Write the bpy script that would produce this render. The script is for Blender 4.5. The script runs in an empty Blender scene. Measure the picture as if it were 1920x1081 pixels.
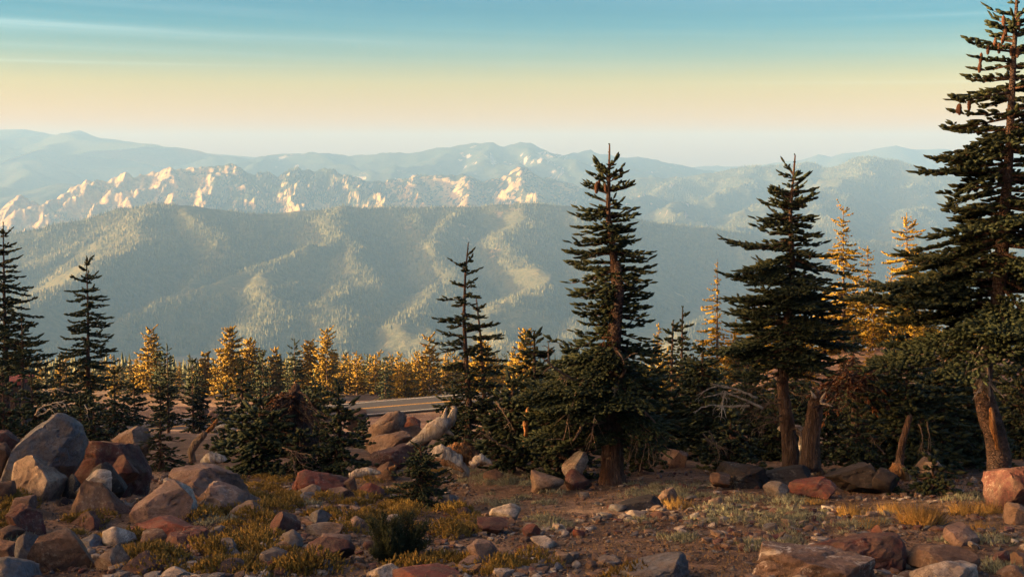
import bpy, bmesh, math, random, time
import numpy as np
from math import radians as R
from mathutils import Vector
T0 = time.time()
SC = bpy.context.scene
COL = SC.collection

# ------------------------------------------------------------------ camera, sky, sun, exposure
F = 2318.0                      # focal length in pixels of a 1920 wide frame
PITCH = R(5.92)
cam = bpy.data.objects.new('camera', bpy.data.cameras.new('camera'))
cam.data.sensor_width = 36.0
cam.data.lens = 36.0 * F / 1920.0
cam.data.clip_start = 0.1
cam.data.clip_end = 90000.0
cam.location = (0, 0, 0)
cam.rotation_euler = (R(90) - PITCH, 0, 0)
COL.objects.link(cam)
SC.camera = cam

SUN_EL = R(8.5)
SUN_AZ_BACK = R(6.0)            # the sun stands to the left, this much behind the camera's shoulder
TOSUN = Vector((-math.cos(SUN_AZ_BACK) * math.cos(SUN_EL), -math.sin(SUN_AZ_BACK) * math.cos(SUN_EL), math.sin(SUN_EL)))

def nd(nt, typ, **kw):
    n = nt.nodes.new(typ)
    for k, v in kw.items():
        if k in n.inputs.keys():
            n.inputs[k].default_value = v
        else:
            setattr(n, k, v)
    return n
def ramp(nt, fac, stops, interp='LINEAR'):
    r = nt.nodes.new('ShaderNodeValToRGB')
    r.color_ramp.interpolation = interp
    els = r.color_ramp.elements
    while len(els) < len(stops): els.new(0.5)
    for e, (p, c) in zip(els, stops):
        e.position = p
        e.color = (*c, 1) if len(c) == 3 else c
    nt.links.new(fac, r.inputs[0])
    return r.outputs[0]
def math_(nt, op, a, b=None, clamp=False):
    n = nt.nodes.new('ShaderNodeMath'); n.operation = op; n.use_clamp = clamp
    for i, v in enumerate((a, b)):
        if v is None: continue
        if isinstance(v, (int, float)): n.inputs[i].default_value = v
        else: nt.links.new(v, n.inputs[i])
    return n.outputs[0]
def mix(nt, fac, a, b, mode='MIX'):
    n = nt.nodes.new('ShaderNodeMix'); n.data_type = 'RGBA'; n.blend_type = mode
    ins = [i for i in n.inputs if i.type == 'RGBA']
    for s, v in ((n.inputs[0], fac), (ins[0], a), (ins[1], b)):
        if isinstance(v, (int, float)): s.default_value = v
        elif isinstance(v, tuple): s.default_value = (*v, 1)
        else: nt.links.new(v, s)
    return [o for o in n.outputs if o.type == 'RGBA'][0]

world = bpy.data.worlds.new('World'); SC.world = world; world.use_nodes = True
wt = world.node_tree; wt.nodes.clear()
sky = nd(wt, 'ShaderNodeTexSky', sky_type='NISHITA')
sky.sun_disc = False
sky.sun_elevation = SUN_EL
sky.sun_rotation = math.atan2(TOSUN.x, TOSUN.y)
sky.altitude = 2100; sky.air_density = 1.0; sky.dust_density = 3.0; sky.ozone_density = 1.2
tc = nd(wt, 'ShaderNodeTexCoord')
sep = nd(wt, 'ShaderNodeSeparateXYZ'); wt.links.new(tc.outputs['Generated'], sep.inputs[0])
el = math_(wt, 'ARCSINE', sep.outputs['Z'])
# evening grade of the air by height above the horizon: peach low down, pale, then teal
elr = math_(wt, 'DIVIDE', el, R(30.0), clamp=True)
grade = ramp(wt, elr, [
    (0.0, (1.15, 0.40, 0.0)), (0.057, (1.12, 0.42, 0.0)), (0.115, (0.92, 0.53, 0.15)), (0.157, (0.42, 0.46, 0.34)), (0.20, (0.11, 0.39, 0.43)),
    (0.25, (0.0, 0.32, 0.43)), (0.45, (0.24, 0.42, 0.56)), (0.7, (0.34, 0.46, 0.60)), (1.0, (0.40, 0.52, 0.72))])
# towards the low sun, left of the view, the glow climbs higher
dt = nd(wt, 'ShaderNodeVectorMath', operation='DOT_PRODUCT'); wt.links.new(tc.outputs['Generated'], dt.inputs[0]); dt.inputs[1].default_value = TOSUN
gl = math_(wt, 'POWER', math_(wt, 'DIVIDE', math_(wt, 'SUBTRACT', dt.outputs['Value'], 0.30), 0.70, clamp=True), 1.3)
grade = mix(wt, gl, grade, (12.5, 5.8, 1.9))
col = mix(wt, 1.0, sky.outputs[0], grade, 'MULTIPLY')
# thin streaks of high cloud, long and nearly level
az = math_(wt, 'ARCTAN2', sep.outputs['X'], sep.outputs['Y'])
tilt = math_(wt, 'ADD', el, math_(wt, 'MULTIPLY', az, 0.028))
cv = nd(wt, 'ShaderNodeCombineXYZ')
wt.links.new(math_(wt, 'MULTIPLY', az, 1.7), cv.inputs[0]); wt.links.new(math_(wt, 'MULTIPLY', tilt, 62.0), cv.inputs[1])
cn = nd(wt, 'ShaderNodeTexNoise', Scale=1.0, Detail=4.0, Roughness=0.55, Distortion=0.15); wt.links.new(cv.outputs[0], cn.inputs['Vector'])
band = ramp(wt, math_(wt, 'DIVIDE', tilt, R(12.0), clamp=True), [(0.0, (0, 0, 0)), (0.22, (0.05,)*3), (0.40, (1,)*3), (0.62, (0.7,)*3), (1.0, (0.3,)*3)])
cl = ramp(wt, cn.outputs['Fac'], [(0.50, (0, 0, 0)), (0.72, (1, 1, 1))])
cf = math_(wt, 'MULTIPLY', math_(wt, 'MULTIPLY', cl, band), 0.13)
# two distinct long streaks seen in the evening sky
def streak(e0, width, slope, a0, a1, amt):
    t = math_(wt, 'ADD', el, math_(wt, 'MULTIPLY', az, slope))
    d = math_(wt, 'DIVIDE', math_(wt, 'ABSOLUTE', math_(wt, 'SUBTRACT', t, R(e0))), R(width), clamp=True)
    g = math_(wt, 'POWER', math_(wt, 'SUBTRACT', 1.0, d), 2.0)
    m1 = math_(wt, 'MULTIPLY', math_(wt, 'SUBTRACT', az, R(a0)), 6.0, clamp=True)
    m2 = math_(wt, 'MULTIPLY', math_(wt, 'SUBTRACT', R(a1), az), 4.0, clamp=True)
    w = math_(wt, 'MULTIPLY', math_(wt, 'SUBTRACT', cn.outputs['Fac'], 0.22), 2.3, clamp=True)
    return math_(wt, 'MULTIPLY', math_(wt, 'MULTIPLY', math_(wt, 'MULTIPLY', g, w), math_(wt, 'MULTIPLY', m1, m2)), amt)
for a in ((5.15, 0.50, 0.028, -60, 6, 0.55), (5.32, 0.2, 0.024, -60, -12, 0.4), (4.45, 0.30, 0.020, -60, -10, 0.35), (4.2, 0.14, 0.0, -60, -4, 0.25), (3.55, 0.16, 0.01, 6, 50, 0.3), (7.15, 0.3, 0.0, 8, 60, 0.4), (6.2, 0.25, 0.0, 12, 60, 0.25)):
    cf = math_(wt, 'ADD', cf, streak(*a), clamp=True)
lum = mix(wt, 1.0, col, (0.0, 0.0, 0.0), 'MIX')
bright = mix(wt, cf, col, mix(wt, 1.0, sky.outputs[0], (1.12, 1.04, 0.92), 'MULTIPLY'))
bg = nd(wt, 'ShaderNodeBackground', Strength=0.05); wt.links.new(bright, bg.inputs[0])
wo = nd(wt, 'ShaderNodeOutputWorld'); wt.links.new(bg.outputs[0], wo.inputs[0])

sun = bpy.data.objects.new('sun', bpy.data.lights.new('sun', 'SUN'))
sun.data.energy = 5.0; sun.data.angle = R(0.5); sun.data.color = (1.0, 0.66, 0.32)
sun.rotation_euler = (-TOSUN).to_track_quat('-Z', 'Y').to_euler()
COL.objects.link(sun)
SC.view_settings.view_transform = 'Standard'; SC.view_settings.look = 'None'
SC.view_settings.exposure = 2.6; SC.view_settings.gamma = 1.0; SC.view_settings.use_curve_mapping = False
SC.cycles.use_denoising = True
try: SC.cycles.denoiser = 'OPENIMAGEDENOISE'
except Exception: pass
SC.cycles.max_bounces = 5; SC.cycles.diffuse_bounces = 3; SC.cycles.glossy_bounces = 1; SC.cycles.volume_bounces = 1
SC.cycles.transparent_max_bounces = 4; SC.cycles.caustics_reflective = False; SC.cycles.caustics_refractive = False
SC.cycles.sample_clamp_indirect = 6.0

# ------------------------------------------------------------------ helpers
def ray(px, py):
    """direction of a pixel of the 1920x1081 frame, scaled to y = 1"""
    a = (np.asarray(px, float) - 960.0) / F; b = (540.5 - np.asarray(py, float)) / F
    y = math.cos(PITCH) + b * math.sin(PITCH); z = -math.sin(PITCH) + b * math.cos(PITCH)
    return a / y, z / y
def hsh(ix, iy, s):
    h = (ix.astype(np.int64) * 374761393 + iy.astype(np.int64) * 668265263 + s * 1274126177) & 0xffffffff
    h = ((h ^ (h >> 13)) * 1274126177) & 0xffffffff
    h = h ^ (h >> 16)
    return (h & 0xffffff).astype(float) / 0xffffff
def vn(x, y, s=0):
    x = np.asarray(x, float); y = np.asarray(y, float)
    ix = np.floor(x); iy = np.floor(y); fx = x - ix; fy = y - iy
    fx = fx * fx * fx * (fx * (fx * 6 - 15) + 10); fy = fy * fy * fy * (fy * (fy * 6 - 15) + 10)
    a = hsh(ix, iy, s); b = hsh(ix + 1, iy, s); c = hsh(ix, iy + 1, s); d = hsh(ix + 1, iy + 1, s)
    return ((a + (b - a) * fx) * (1 - fy) + (c + (d - c) * fx) * fy) * 2 - 1
def fbm(x, y, o=4, s=0, g=0.5, l=2.03):
    t = 0; a = 1; n = 0
    for i in range(o):
        t = t + a * vn(x + i * 17.3, y - i * 9.1, s + i); n += a; a *= g; x = x * l; y = y * l
    return t / n
def ridged(x, y, o=4, s=0, g=0.55, l=2.07):
    t = 0; a = 1; n = 0; w = 1
    for i in range(o):
        v = (1 - np.abs(vn(x + i * 5.7, y + i * 3.3, s + i))) ** 2
        t = t + a * v * w; n += a; w = np.clip(v * 1.4, 0, 1); a *= g; x = x * l; y = y * l
    return t / n
def sstep(a, b, x):
    t = np.clip((x - a) / (b - a), 0, 1); return t * t * (3 - 2 * t)

def mesh_np(name, verts, faces, mats=None, midx=None, smooth=True):
    """verts (n,3); faces: (m,3) or (m,4) array"""
    me = bpy.data.meshes.new(name)
    verts = np.ascontiguousarray(verts, np.float32); faces = np.ascontiguousarray(faces, np.int32)
    k = faces.shape[1]; m = len(faces)
    me.vertices.add(len(verts)); me.vertices.foreach_set('co', verts.ravel())
    me.loops.add(m * k); me.loops.foreach_set('vertex_index', faces.ravel())
    me.polygons.add(m)
    me.polygons.foreach_set('loop_start', np.arange(0, m * k, k, dtype=np.int32))
    if mats:
        for x in mats: me.materials.append(x)
    if midx is not None: me.polygons.foreach_set('material_index', np.ascontiguousarray(midx, np.int32))
    me.polygons.foreach_set('use_smooth', np.full(m, smooth))
    me.update(calc_edges=True)
    return me
def link(name, data, parent=None, loc=None):
    o = bpy.data.objects.new(name, data); COL.objects.link(o)
    if parent is not None: o.parent = parent
    if loc is not None: o.location = loc
    return o
def tag(o, label=None, cat=None, group=None, kind=None):
    if label: o['label'] = label
    if cat: o['category'] = cat
    if group: o['group'] = group
    if kind: o['kind'] = kind
    return o
def thing(name, label, cat, loc=(0, 0, 0), group=None):
    o = bpy.data.objects.new(name, None); COL.objects.link(o); o.location = loc
    return tag(o, label, cat, group)
def copy_tree(o, parent=None):
    c = o.copy(); COL.objects.link(c)
    if parent is not None: c.parent = parent
    for ch in list(o.children): copy_tree(ch, c)
    return c

def tri_quads(q):
    return np.concatenate([q[:, [0, 1, 2]], q[:, [0, 2, 3]]])
class Geo:
    """collects triangles"""
    def __init__(s): s.v = []; s.f = []; s.m = []; s.n = 0
    def add(s, v, f, m=0):
        s.v.append(np.asarray(v, float)); s.f.append(np.asarray(f, int) + s.n); s.m.append(np.full(len(f), m)); s.n += len(v)
    def mesh(s, name, mats, smooth=True):
        return mesh_np(name, np.concatenate(s.v), np.concatenate(s.f), mats, np.concatenate(s.m), smooth)
    def tube(s, pts, rad, sides=7, m=0, rough=0.0, rng=None, squash=None):
        pts = np.asarray(pts, float); n = len(pts)
        rad = np.broadcast_to(np.asarray(rad, float), (n,))
        tg = np.gradient(pts, axis=0); tg /= np.linalg.norm(tg, axis=1)[:, None] + 1e-9
        ref = np.array([0.31, 0.22, 0.92]) if abs(tg[:, 2]).mean() < 0.85 else np.array([1.0, 0.1, 0.0])
        a = np.cross(tg, ref); a /= np.linalg.norm(a, axis=1)[:, None]
        b = np.cross(tg, a)
        th = np.linspace(0, 2 * np.pi, sides, endpoint=False)
        rr = rad[:, None] * np.ones((n, sides))
        if rough and rng is not None: rr = rr * (1 + rough * rng.uniform(-1, 1, (n, sides)))
        v = pts[:, None] + rr[..., None] * (np.cos(th)[None, :, None] * a[:, None] + np.sin(th)[None, :, None] * b[:, None])
        v = v.reshape(-1, 3)
        i = np.arange(n - 1)[:, None] * sides + np.arange(sides)[None]
        j = np.arange(n - 1)[:, None] * sides + (np.arange(sides)[None] + 1) % sides
        q = np.stack([i, j, j + sides, i + sides], -1).reshape(-1, 4)
        v = np.concatenate([v, pts[:1], pts[-1:] + tg[-1:] * rad[-1]])
        c0 = n * sides; c1 = c0 + 1
        k = np.arange(sides); k2 = (k + 1) % sides
        caps = np.concatenate([np.stack([np.full(sides, c0), k2, k], -1), np.stack([np.full(sides, c1), k + (n - 1) * sides, k2 + (n - 1) * sides], -1)])
        s.add(v, np.concatenate([tri_quads(q), caps]), m)

# ------------------------------------------------------------------ materials
def newmat(name):
    m = bpy.data.materials.new(name); m.use_nodes = True; nt = m.node_tree
    b = nt.nodes['Principled BSDF']; b.inputs['Roughness'].default_value = 0.9
    b.inputs['Specular IOR Level'].default_value = 0.25
    return m, nt, b
def noise(nt, scale, detail=5, rough=0.6, vec=None, dist=0.0):
    n = nd(nt, 'ShaderNodeTexNoise', Scale=scale, Detail=detail, Roughness=rough, Distortion=dist)
    if vec is not None: nt.links.new(vec, n.inputs['Vector'])
    return n.outputs['Fac']
def bump(nt, b, h, dist, strength=0.6):
    n = nd(nt, 'ShaderNodeBump', Distance=dist, Strength=strength); nt.links.new(h, n.inputs['Height'])
    nt.links.new(n.outputs[0], b.inputs['Normal'])
def objvec(nt):
    return nd(nt, 'ShaderNodeTexCoord').outputs['Object']

def rock_mat(name, c1, c2, c3, streak_=0.0):
    m, nt, b = newmat(name)
    v = objvec(nt)
    inf = nd(nt, 'ShaderNodeObjectInfo')
    add = nd(nt, 'ShaderNodeVectorMath', operation='ADD'); nt.links.new(v, add.inputs[0])
    cx = nd(nt, 'ShaderNodeCombineXYZ'); r50 = math_(nt, 'MULTIPLY', inf.outputs['Random'], 50.0)
    nt.links.new(r50, cx.inputs[0]); nt.links.new(r50, cx.inputs[1]); nt.links.new(cx.outputs[0], add.inputs[1]); v = add.outputs[0]
    n1 = noise(nt, 2.4, 6, 0.62, v, 0.4); n2 = noise(nt, 22.0, 5, 0.75, v); n3 = noise(nt, 70.0, 3, 0.6, v)
    col = ramp(nt, n1, [(0.34, c2), (0.52, c1), (0.68, c3)])
    col = mix(nt, 0.75, col, ramp(nt, n2, [(0.3, (0.42,)*3), (0.5, (1.0,)*3), (0.72, (1.5,)*3)]), 'MULTIPLY')
    n4 = noise(nt, 6.0, 6, 0.7, v, 0.6)
    col = mix(nt, ramp(nt, n4, [(0.42, (0,)*3), (0.62, (0.15 if name == 'rock_dark_shaded' else 0.6,)*3)]), col, (0.15, 0.10, 0.07))
    col = mix(nt, ramp(nt, noise(nt, 1.1, 7, 0.75, v, 2.5), [(0.485, (0,)*3), (0.5, (0.75,)*3), (0.515, (0,)*3)]), col, (0.03, 0.02, 0.016))
    lich = math_(nt, 'MULTIPLY', ramp(nt, n1, [(0.52, (0,)*3), (0.6, (1,)*3)]), ramp(nt, n2, [(0.54, (0,)*3), (0.62, (1,)*3)]))
    col = mix(nt, math_(nt, 'MULTIPLY', lich, 0.55), col, (0.30, 0.27, 0.21))
    if streak_:
        ns = noise(nt, 3.0, 6, 0.7, v, 1.5)
        col = mix(nt, math_(nt, 'MULTIPLY', ramp(nt, ns, [(0.56, (0,)*3), (0.64, (1,)*3)]), streak_), col, (0.55, 0.50, 0.45))
    nt.links.new(col, b.inputs['Base Color'])
    h = math_(nt, 'ADD', math_(nt, 'MULTIPLY', n2, 0.8), math_(nt, 'MULTIPLY', n3, 0.35))
    bump(nt, b, h, 0.022, 0.9)
    b.inputs['Roughness'].default_value = 0.85
    return m
ROCK = {
 'grey': rock_mat('rock_grey', (0.135, 0.135, 0.145), (0.07, 0.068, 0.075), (0.22, 0.21, 0.21)),
 'tan': rock_mat('rock_tan', (0.24, 0.16, 0.115), (0.13, 0.075, 0.05), (0.34, 0.25, 0.18)),
 'brown': rock_mat('rock_brown', (0.125, 0.072, 0.05), (0.065, 0.038, 0.03), (0.19, 0.125, 0.095)),
 'red': rock_mat('rock_red', (0.19, 0.05, 0.032), (0.09, 0.025, 0.02), (0.27, 0.09, 0.06)),
 'maroon': rock_mat('rock_maroon', (0.095, 0.033, 0.028), (0.045, 0.018, 0.018), (0.15, 0.06, 0.05)),
 'pink': rock_mat('rock_pink', (0.21, 0.135, 0.11), (0.11, 0.065, 0.055), (0.31, 0.215, 0.175)),
 'rose': rock_mat('rock_rose', (0.12, 0.065, 0.052), (0.06, 0.032, 0.028), (0.18, 0.105, 0.085)),
 'pale': rock_mat('rock_pale', (0.40, 0.33, 0.27), (0.22, 0.17, 0.14), (0.55, 0.47, 0.39)),
 'veined': rock_mat('rock_veined', (0.15, 0.095, 0.075), (0.08, 0.05, 0.04), (0.25, 0.18, 0.15), 0.75),
 'dark': rock_mat('rock_dark_shaded', (0.035, 0.03, 0.03), (0.018, 0.015, 0.015), (0.06, 0.05, 0.048)),  # very dark base: deep shade on the boulders is put into the colour
}
def foliage_mat(name, dark, mid, light, sc=3.0, trans=0.0):
    m, nt, b = newmat(name)
    v = objvec(nt); n1 = noise(nt, sc, 3, 0.6, v); n2 = noise(nt, 26.0, 2, 0.6, v)
    inf = nd(nt, 'ShaderNodeObjectInfo')
    f = math_(nt, 'ADD', math_(nt, 'MULTIPLY', n1, 0.55), math_(nt, 'MULTIPLY', n2, 0.45))
    f = math_(nt, 'ADD', f, math_(nt, 'MULTIPLY', math_(nt, 'SUBTRACT', inf.outputs['Random'], 0.5), 0.08))
    nt.links.new(ramp(nt, f, [(0.36, dark), (0.5, mid), (0.66, light)]), b.inputs['Base Color'])
    b.inputs['Roughness'].default_value = 0.7
    b.inputs['Specular IOR Level'].default_value = 0.2
    bump(nt, b, noise(nt, 160.0, 1, 0.5, v), 0.01, 0.7)
    return m
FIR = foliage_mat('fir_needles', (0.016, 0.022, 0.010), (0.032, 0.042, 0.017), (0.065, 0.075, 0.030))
FIRSUN = foliage_mat('fir_needles_sunlit', (0.07, 0.046, 0.004), (0.21, 0.130, 0.009), (0.34, 0.22, 0.02))  # gold of the low sunlight put into the needle colour
RUST = foliage_mat('dead_needles', (0.055, 0.020, 0.010), (0.12, 0.045, 0.016), (0.20, 0.085, 0.03))
SHRUB = foliage_mat('yellow_shrub', (0.055, 0.036, 0.010), (0.19, 0.115, 0.018), (0.36, 0.215, 0.045), 1.6)
SAGE = foliage_mat('silver_sage', (0.10, 0.10, 0.06), (0.24, 0.23, 0.14), (0.40, 0.38, 0.26), 5.0)
GRASS = foliage_mat('dry_grass', (0.22, 0.12, 0.03), (0.42, 0.24, 0.06), (0.60, 0.38, 0.13), 5.0)
PINE = foliage_mat('pine_needles', (0.022, 0.028, 0.012), (0.040, 0.048, 0.018), (0.070, 0.075, 0.028))
CONEM = foliage_mat('cone_scales', (0.05, 0.022, 0.014), (0.10, 0.045, 0.026), (0.16, 0.075, 0.042), 8.0)
def wood_mat(name, c1, c2, c3, sc=(14, 14, 2.6), bd=0.05):
    m, nt, b = newmat(name)
    mp = nd(nt, 'ShaderNodeMapping'); mp.inputs['Scale'].default_value = sc
    nt.links.new(objvec(nt), mp.inputs[0])
    n1 = noise(nt, 1.0, 6, 0.7, mp.outputs[0], 0.4); n2 = noise(nt, 1.4, 3, 0.6, objvec(nt))
    f = math_(nt, 'ADD', math_(nt, 'MULTIPLY', n1, 0.65), math_(nt, 'MULTIPLY', n2, 0.35))
    nt.links.new(ramp(nt, f, [(0.36, c1), (0.5, c2), (0.64, c3)]), b.inputs['Base Color'])
    vo = nd(nt, 'ShaderNodeTexVoronoi', Scale=1.6, feature='DISTANCE_TO_EDGE'); nt.links.new(mp.outputs[0], vo.inputs['Vector'])
    cr = ramp(nt, vo.outputs['Distance'], [(0.0, (0,)*3), (0.16, (1,)*3)])
    bump(nt, b, math_(nt, 'ADD', n1, math_(nt, 'MULTIPLY', cr, 0.5)), bd, 1.0)
    return m
BARK = wood_mat('fir_bark', (0.04, 0.022, 0.015), (0.105, 0.062, 0.045), (0.20, 0.13, 0.10))
BARKP = wood_mat('pale_fir_bark', (0.03, 0.019, 0.015), (0.10, 0.064, 0.05), (0.20, 0.14, 0.115), (9, 9, 11))
TWIG = wood_mat('dead_twig', (0.10, 0.065, 0.045), (0.20, 0.135, 0.095), (0.36, 0.26, 0.19))
BLEACH = wood_mat('bleached_wood', (0.10, 0.065, 0.045), (0.48, 0.40, 0.32), (0.74, 0.67, 0.58), (22, 22, 2.2), 0.02)
ROT = wood_mat('rotten_orange_wood', (0.10, 0.035, 0.012), (0.34, 0.16, 0.06), (0.55, 0.36, 0.20), (16, 16, 3))
FULL = True
# ------------------------------------------------------------------ near ground
TY = np.array([-400., -60, 0, 5, 10.5, 14, 20, 26, 36, 60, 100, 137, 150, 170, 180, 250, 400, 1000, 2600, 4000])
TZ = -np.array([-90., -12, 1.7, 2.6, 3.62, 4.31, 5.39, 6.40, 8.05, 13.7, 22.6, 30.0, 30.4, 33.4, 34.6, 46.2, 73, 182, 440, 520])
ROADP = np.array([(-150., 108, -29.0), (-70., 128, -30.2), (-39., 137.5, -30.1), (-14., 150, -30.1), (20., 160, -29.5), (60., 166, -28.5), (120., 168, -27.5)])
tt = np.linspace(0, len(ROADP) - 1, 121)
def smooth_path(P, t):
    # Catmull-Rom
    out = []
    for u in t:
        k = min(int(u), len(P) - 2); f = u - k
        p0 = P[max(k - 1, 0)]; p1 = P[k]; p2 = P[k + 1]; p3 = P[min(k + 2, len(P) - 1)]
        out.append(0.5 * ((2 * p1) + (-p0 + p2) * f + (2 * p0 - 5 * p1 + 4 * p2 - p3) * f * f + (-p0 + 3 * p1 - 3 * p2 + p3) * f**3))
    return np.array(out)
RP = smooth_path(ROADP, tt)
RSEG = RP[::4]
def road_near(x, y):
    best = np.full(np.shape(x), 1e9); zb = np.zeros(np.shape(x)); sb = np.zeros(np.shape(x))
    for a, b in zip(RSEG[:-1], RSEG[1:]):
        d = b - a; L2 = d[0]**2 + d[1]**2
        t = np.clip(((x - a[0]) * d[0] + (y - a[1]) * d[1]) / L2, 0, 1)
        qx = a[0] + t * d[0]; qy = a[1] + t * d[1]
        dd = np.hypot(x - qx, y - qy); m = dd < best
        best = np.where(m, dd, best); zb = np.where(m, a[2] + t * d[2], zb)
    return best, zb
HY = np.array([-300., 0, 55, 75, 100, 130, 148, 165]); HZ = np.array([40., 3.5, 1.5, -3, -9, -12, -18, -60])
def G0(x, y):
    x = np.asarray(x, float); y = np.asarray(y, float)
    z = np.interp(y, TY, TZ)
    # the ground to the right of the view stands higher, with its crest about 95 m out
    rt = sstep(0.02, 0.30, x / np.maximum(np.abs(y), 25)) * sstep(35, 90, y)
    z = z + rt * np.where(y < 95, 6.6 * sstep(35, 95, y), 6.6 * (1 - sstep(95, 190, y)) - 2 * sstep(100, 300, y))
    # unseen left flank beside the view, its crest shaped to shade the foreground
    e = -x - (0.46 * np.maximum(y, 0) + 14)
    w = sstep(0, 48, e) * (1 - sstep(150, 168, y))
    top = np.interp(y, HY, HZ)
    z = z + w * np.maximum(top - z, 0) + w * np.clip(e - 48, 0, 400) * 0.05 * (1 - sstep(40, 90, y))
    # bank under the boulder pile, left
    z = z + 0.30 * np.exp(-((x + 6.0) / 1.6)**2 - ((y - 15.6) / 1.8)**2)
    z = z + 0.10 * fbm(x * 0.35, y * 0.35, 3, 5) * sstep(3, 8, np.hypot(x, y)) + 0.05 * fbm(x * 1.7, y * 1.7, 3, 9)
    far = sstep(20, 200, np.hypot(x, y)); z = z + far * (0.35 + 0.9 * sstep(150, 260, y)) * fbm(x * 0.03, y * 0.03, 4, 11) * (1 - np.exp(-((y - 150) / 60)**2) * 0.6)
    return z
def G(x, y):
    z = G0(x, y)
    d, zr = road_near(x, y)
    k = 1 - sstep(4.6, 11, d)
    return z * (1 - k) + (zr - 0.12) * k
def Gs(x, y): return float(G(np.array([x]), np.array([y]))[0])
def at(px, d, row=None):
    """ground point in the direction of a pixel column at distance d"""
    x, _ = ray(px, 700 if row is None else row)
    x = float(x) * d
    return Vector((x, d, Gs(x, d)))
def hit(px, row, dmin=6, dmax=200):
    dx, dz = ray(px, row)
    d = np.exp(np.linspace(math.log(dmin), math.log(dmax), 600))
    g = G(dx * d, d) - dz * d
    k = np.where(g > 0)[0]
    dd = d[k[0]] if len(k) else dmax
    return Vector((float(dx) * dd, dd, float(dz) * dd)), dd

m, nt, b = newmat('dirt_ground')
v = nd(nt, 'ShaderNodeNewGeometry').outputs['Position']
n1 = noise(nt, 0.35, 6, 0.65, v, 0.3); n2 = noise(nt, 9.0, 6, 0.75, v); n3 = noise(nt, 45.0, 4, 0.7, v)
col = ramp(nt, n1, [(0.36, (0.14, 0.085, 0.056)), (0.5, (0.24, 0.15, 0.10)), (0.64, (0.34, 0.23, 0.165))])
col = mix(nt, 0.85, col, ramp(nt, n2, [(0.3, (0.45,)*3), (0.5, (1.0,)*3), (0.68, (1.6, 1.5, 1.4))]), 'MULTIPLY')
col = mix(nt, 0.8, col, ramp(nt, n3, [(0.35, (0.5,)*3), (0.5, (1.0,)*3), (0.66, (1.7, 1.6, 1.5))]), 'MULTIPLY')
pos = nd(nt, 'ShaderNodeSeparateXYZ'); nt.links.new(v, pos.inputs[0])
fary = math_(nt, 'DIVIDE', math_(nt, 'SUBTRACT', pos.outputs['Y'], 150.0), 150.0, clamp=True)
col = mix(nt, fary, col, mix(nt, 1.0, ramp(nt, noise(nt, 0.02, 6, 0.7, v), [(0.4, (0.04, 0.05, 0.025)), (0.6, (0.13, 0.11, 0.06))]), (1, 1, 1), 'MULTIPLY'))
lit = noise(nt, 2.2, 7, 0.8, v, 1.2)
col = mix(nt, ramp(nt, lit, [(0.50, (0,)*3), (0.60, (0.8,)*3)]), col, (0.085, 0.045, 0.028))
col = mix(nt, ramp(nt, noise(nt, 0.8, 6, 0.8, v, 0.8), [(0.54, (0,)*3), (0.66, (0.65,)*3)]), col, (0.30, 0.24, 0.19))
nt.links.new(col, b.inputs['Base Color'])
bump(nt, b, math_(nt, 'ADD', n2, math_(nt, 'MULTIPLY', n3, 0.7)), 0.10, 1.0)
GROUND = m
azf = np.radians(np.arange(-33, 33.01, 0.24)); azb = np.radians(np.arange(38, 326, 4.0))
azs = np.concatenate([azf, azb])
rr = np.unique(np.concatenate([np.array([0.02]), np.exp(np.linspace(math.log(1.0), math.log(3800), 270)), np.linspace(118, 182, 52)]))
AA, RR = np.meshgrid(azs, rr)
X = RR * np.sin(AA); Y = RR * np.cos(AA)
Z = G(X, Y)
nr, na = X.shape
i = (np.arange(nr - 1)[:, None] * na + np.arange(na)[None]); j = (np.arange(nr - 1)[:, None] * na + (np.arange(na)[None] + 1) % na)
q = np.stack([i, i + na, j + na, j], -1).reshape(-1, 4)[:, ::-1]
me = mesh_np('ground', np.stack([X, Y, Z], -1).reshape(-1, 3), q, [GROUND])
tag(link('ground', me), 'brown stony dirt slope falling away from the camera', kind='structure')

# ------------------------------------------------------------------ road
m, nt, b = newmat('asphalt')
v = objvec(nt); nt.links.new(ramp(nt, noise(nt, 3.0, 6, 0.7, v), [(0.3, (0.036, 0.038, 0.046)), (0.7, (0.060, 0.060, 0.068))]), b.inputs['Base Color'])
bump(nt, b, noise(nt, 60.0, 3, 0.6, v), 0.01, 0.5); ASPH = m
m, nt, b = newmat('white_road_paint'); v = objvec(nt); nt.links.new(ramp(nt, noise(nt, 4.0, 5, 0.7, v), [(0.35, (0.35, 0.33, 0.32)), (0.6, (0.62, 0.60, 0.57))]), b.inputs['Base Color']); WPAINT = m
m, nt, b = newmat('yellow_road_paint'); v = objvec(nt); nt.links.new(ramp(nt, noise(nt, 4.0, 5, 0.7, v), [(0.35, (0.50, 0.26, 0.04)), (0.6, (0.70, 0.38, 0.06))]), b.inputs['Base Color']); YPAINT = m
tg = np.gradient(RP[:, :2], axis=0); tg /= np.linalg.norm(tg, axis=1)[:, None]; nrm = np.stack([-tg[:, 1], tg[:, 0]], -1)
def strip(o0, o1, dz, mat, name, parent=None):
    a = np.concatenate([RP[:, :2] + nrm * o0, (RP[:, 2] + dz)[:, None]], 1); c = np.concatenate([RP[:, :2] + nrm * o1, (RP[:, 2] + dz)[:, None]], 1)
    n = len(RP); v = np.concatenate([a, c]); k = np.arange(n - 1)
    q = np.stack([k, k + 1, k + 1 + n, k + n], -1)[:, ::-1]
    return link(name, mesh_np(name, v, q, [mat]), parent)
road = strip(-4.2, 4.2, 0.08, ASPH, 'road'); tag(road, 'grey two lane mountain road crossing the slope', kind='structure')
strip(3.48, 3.64, 0.086, WPAINT, 'edge_line', road); strip(-3.64, -3.48, 0.086, WPAINT, 'edge_line', road)
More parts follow.
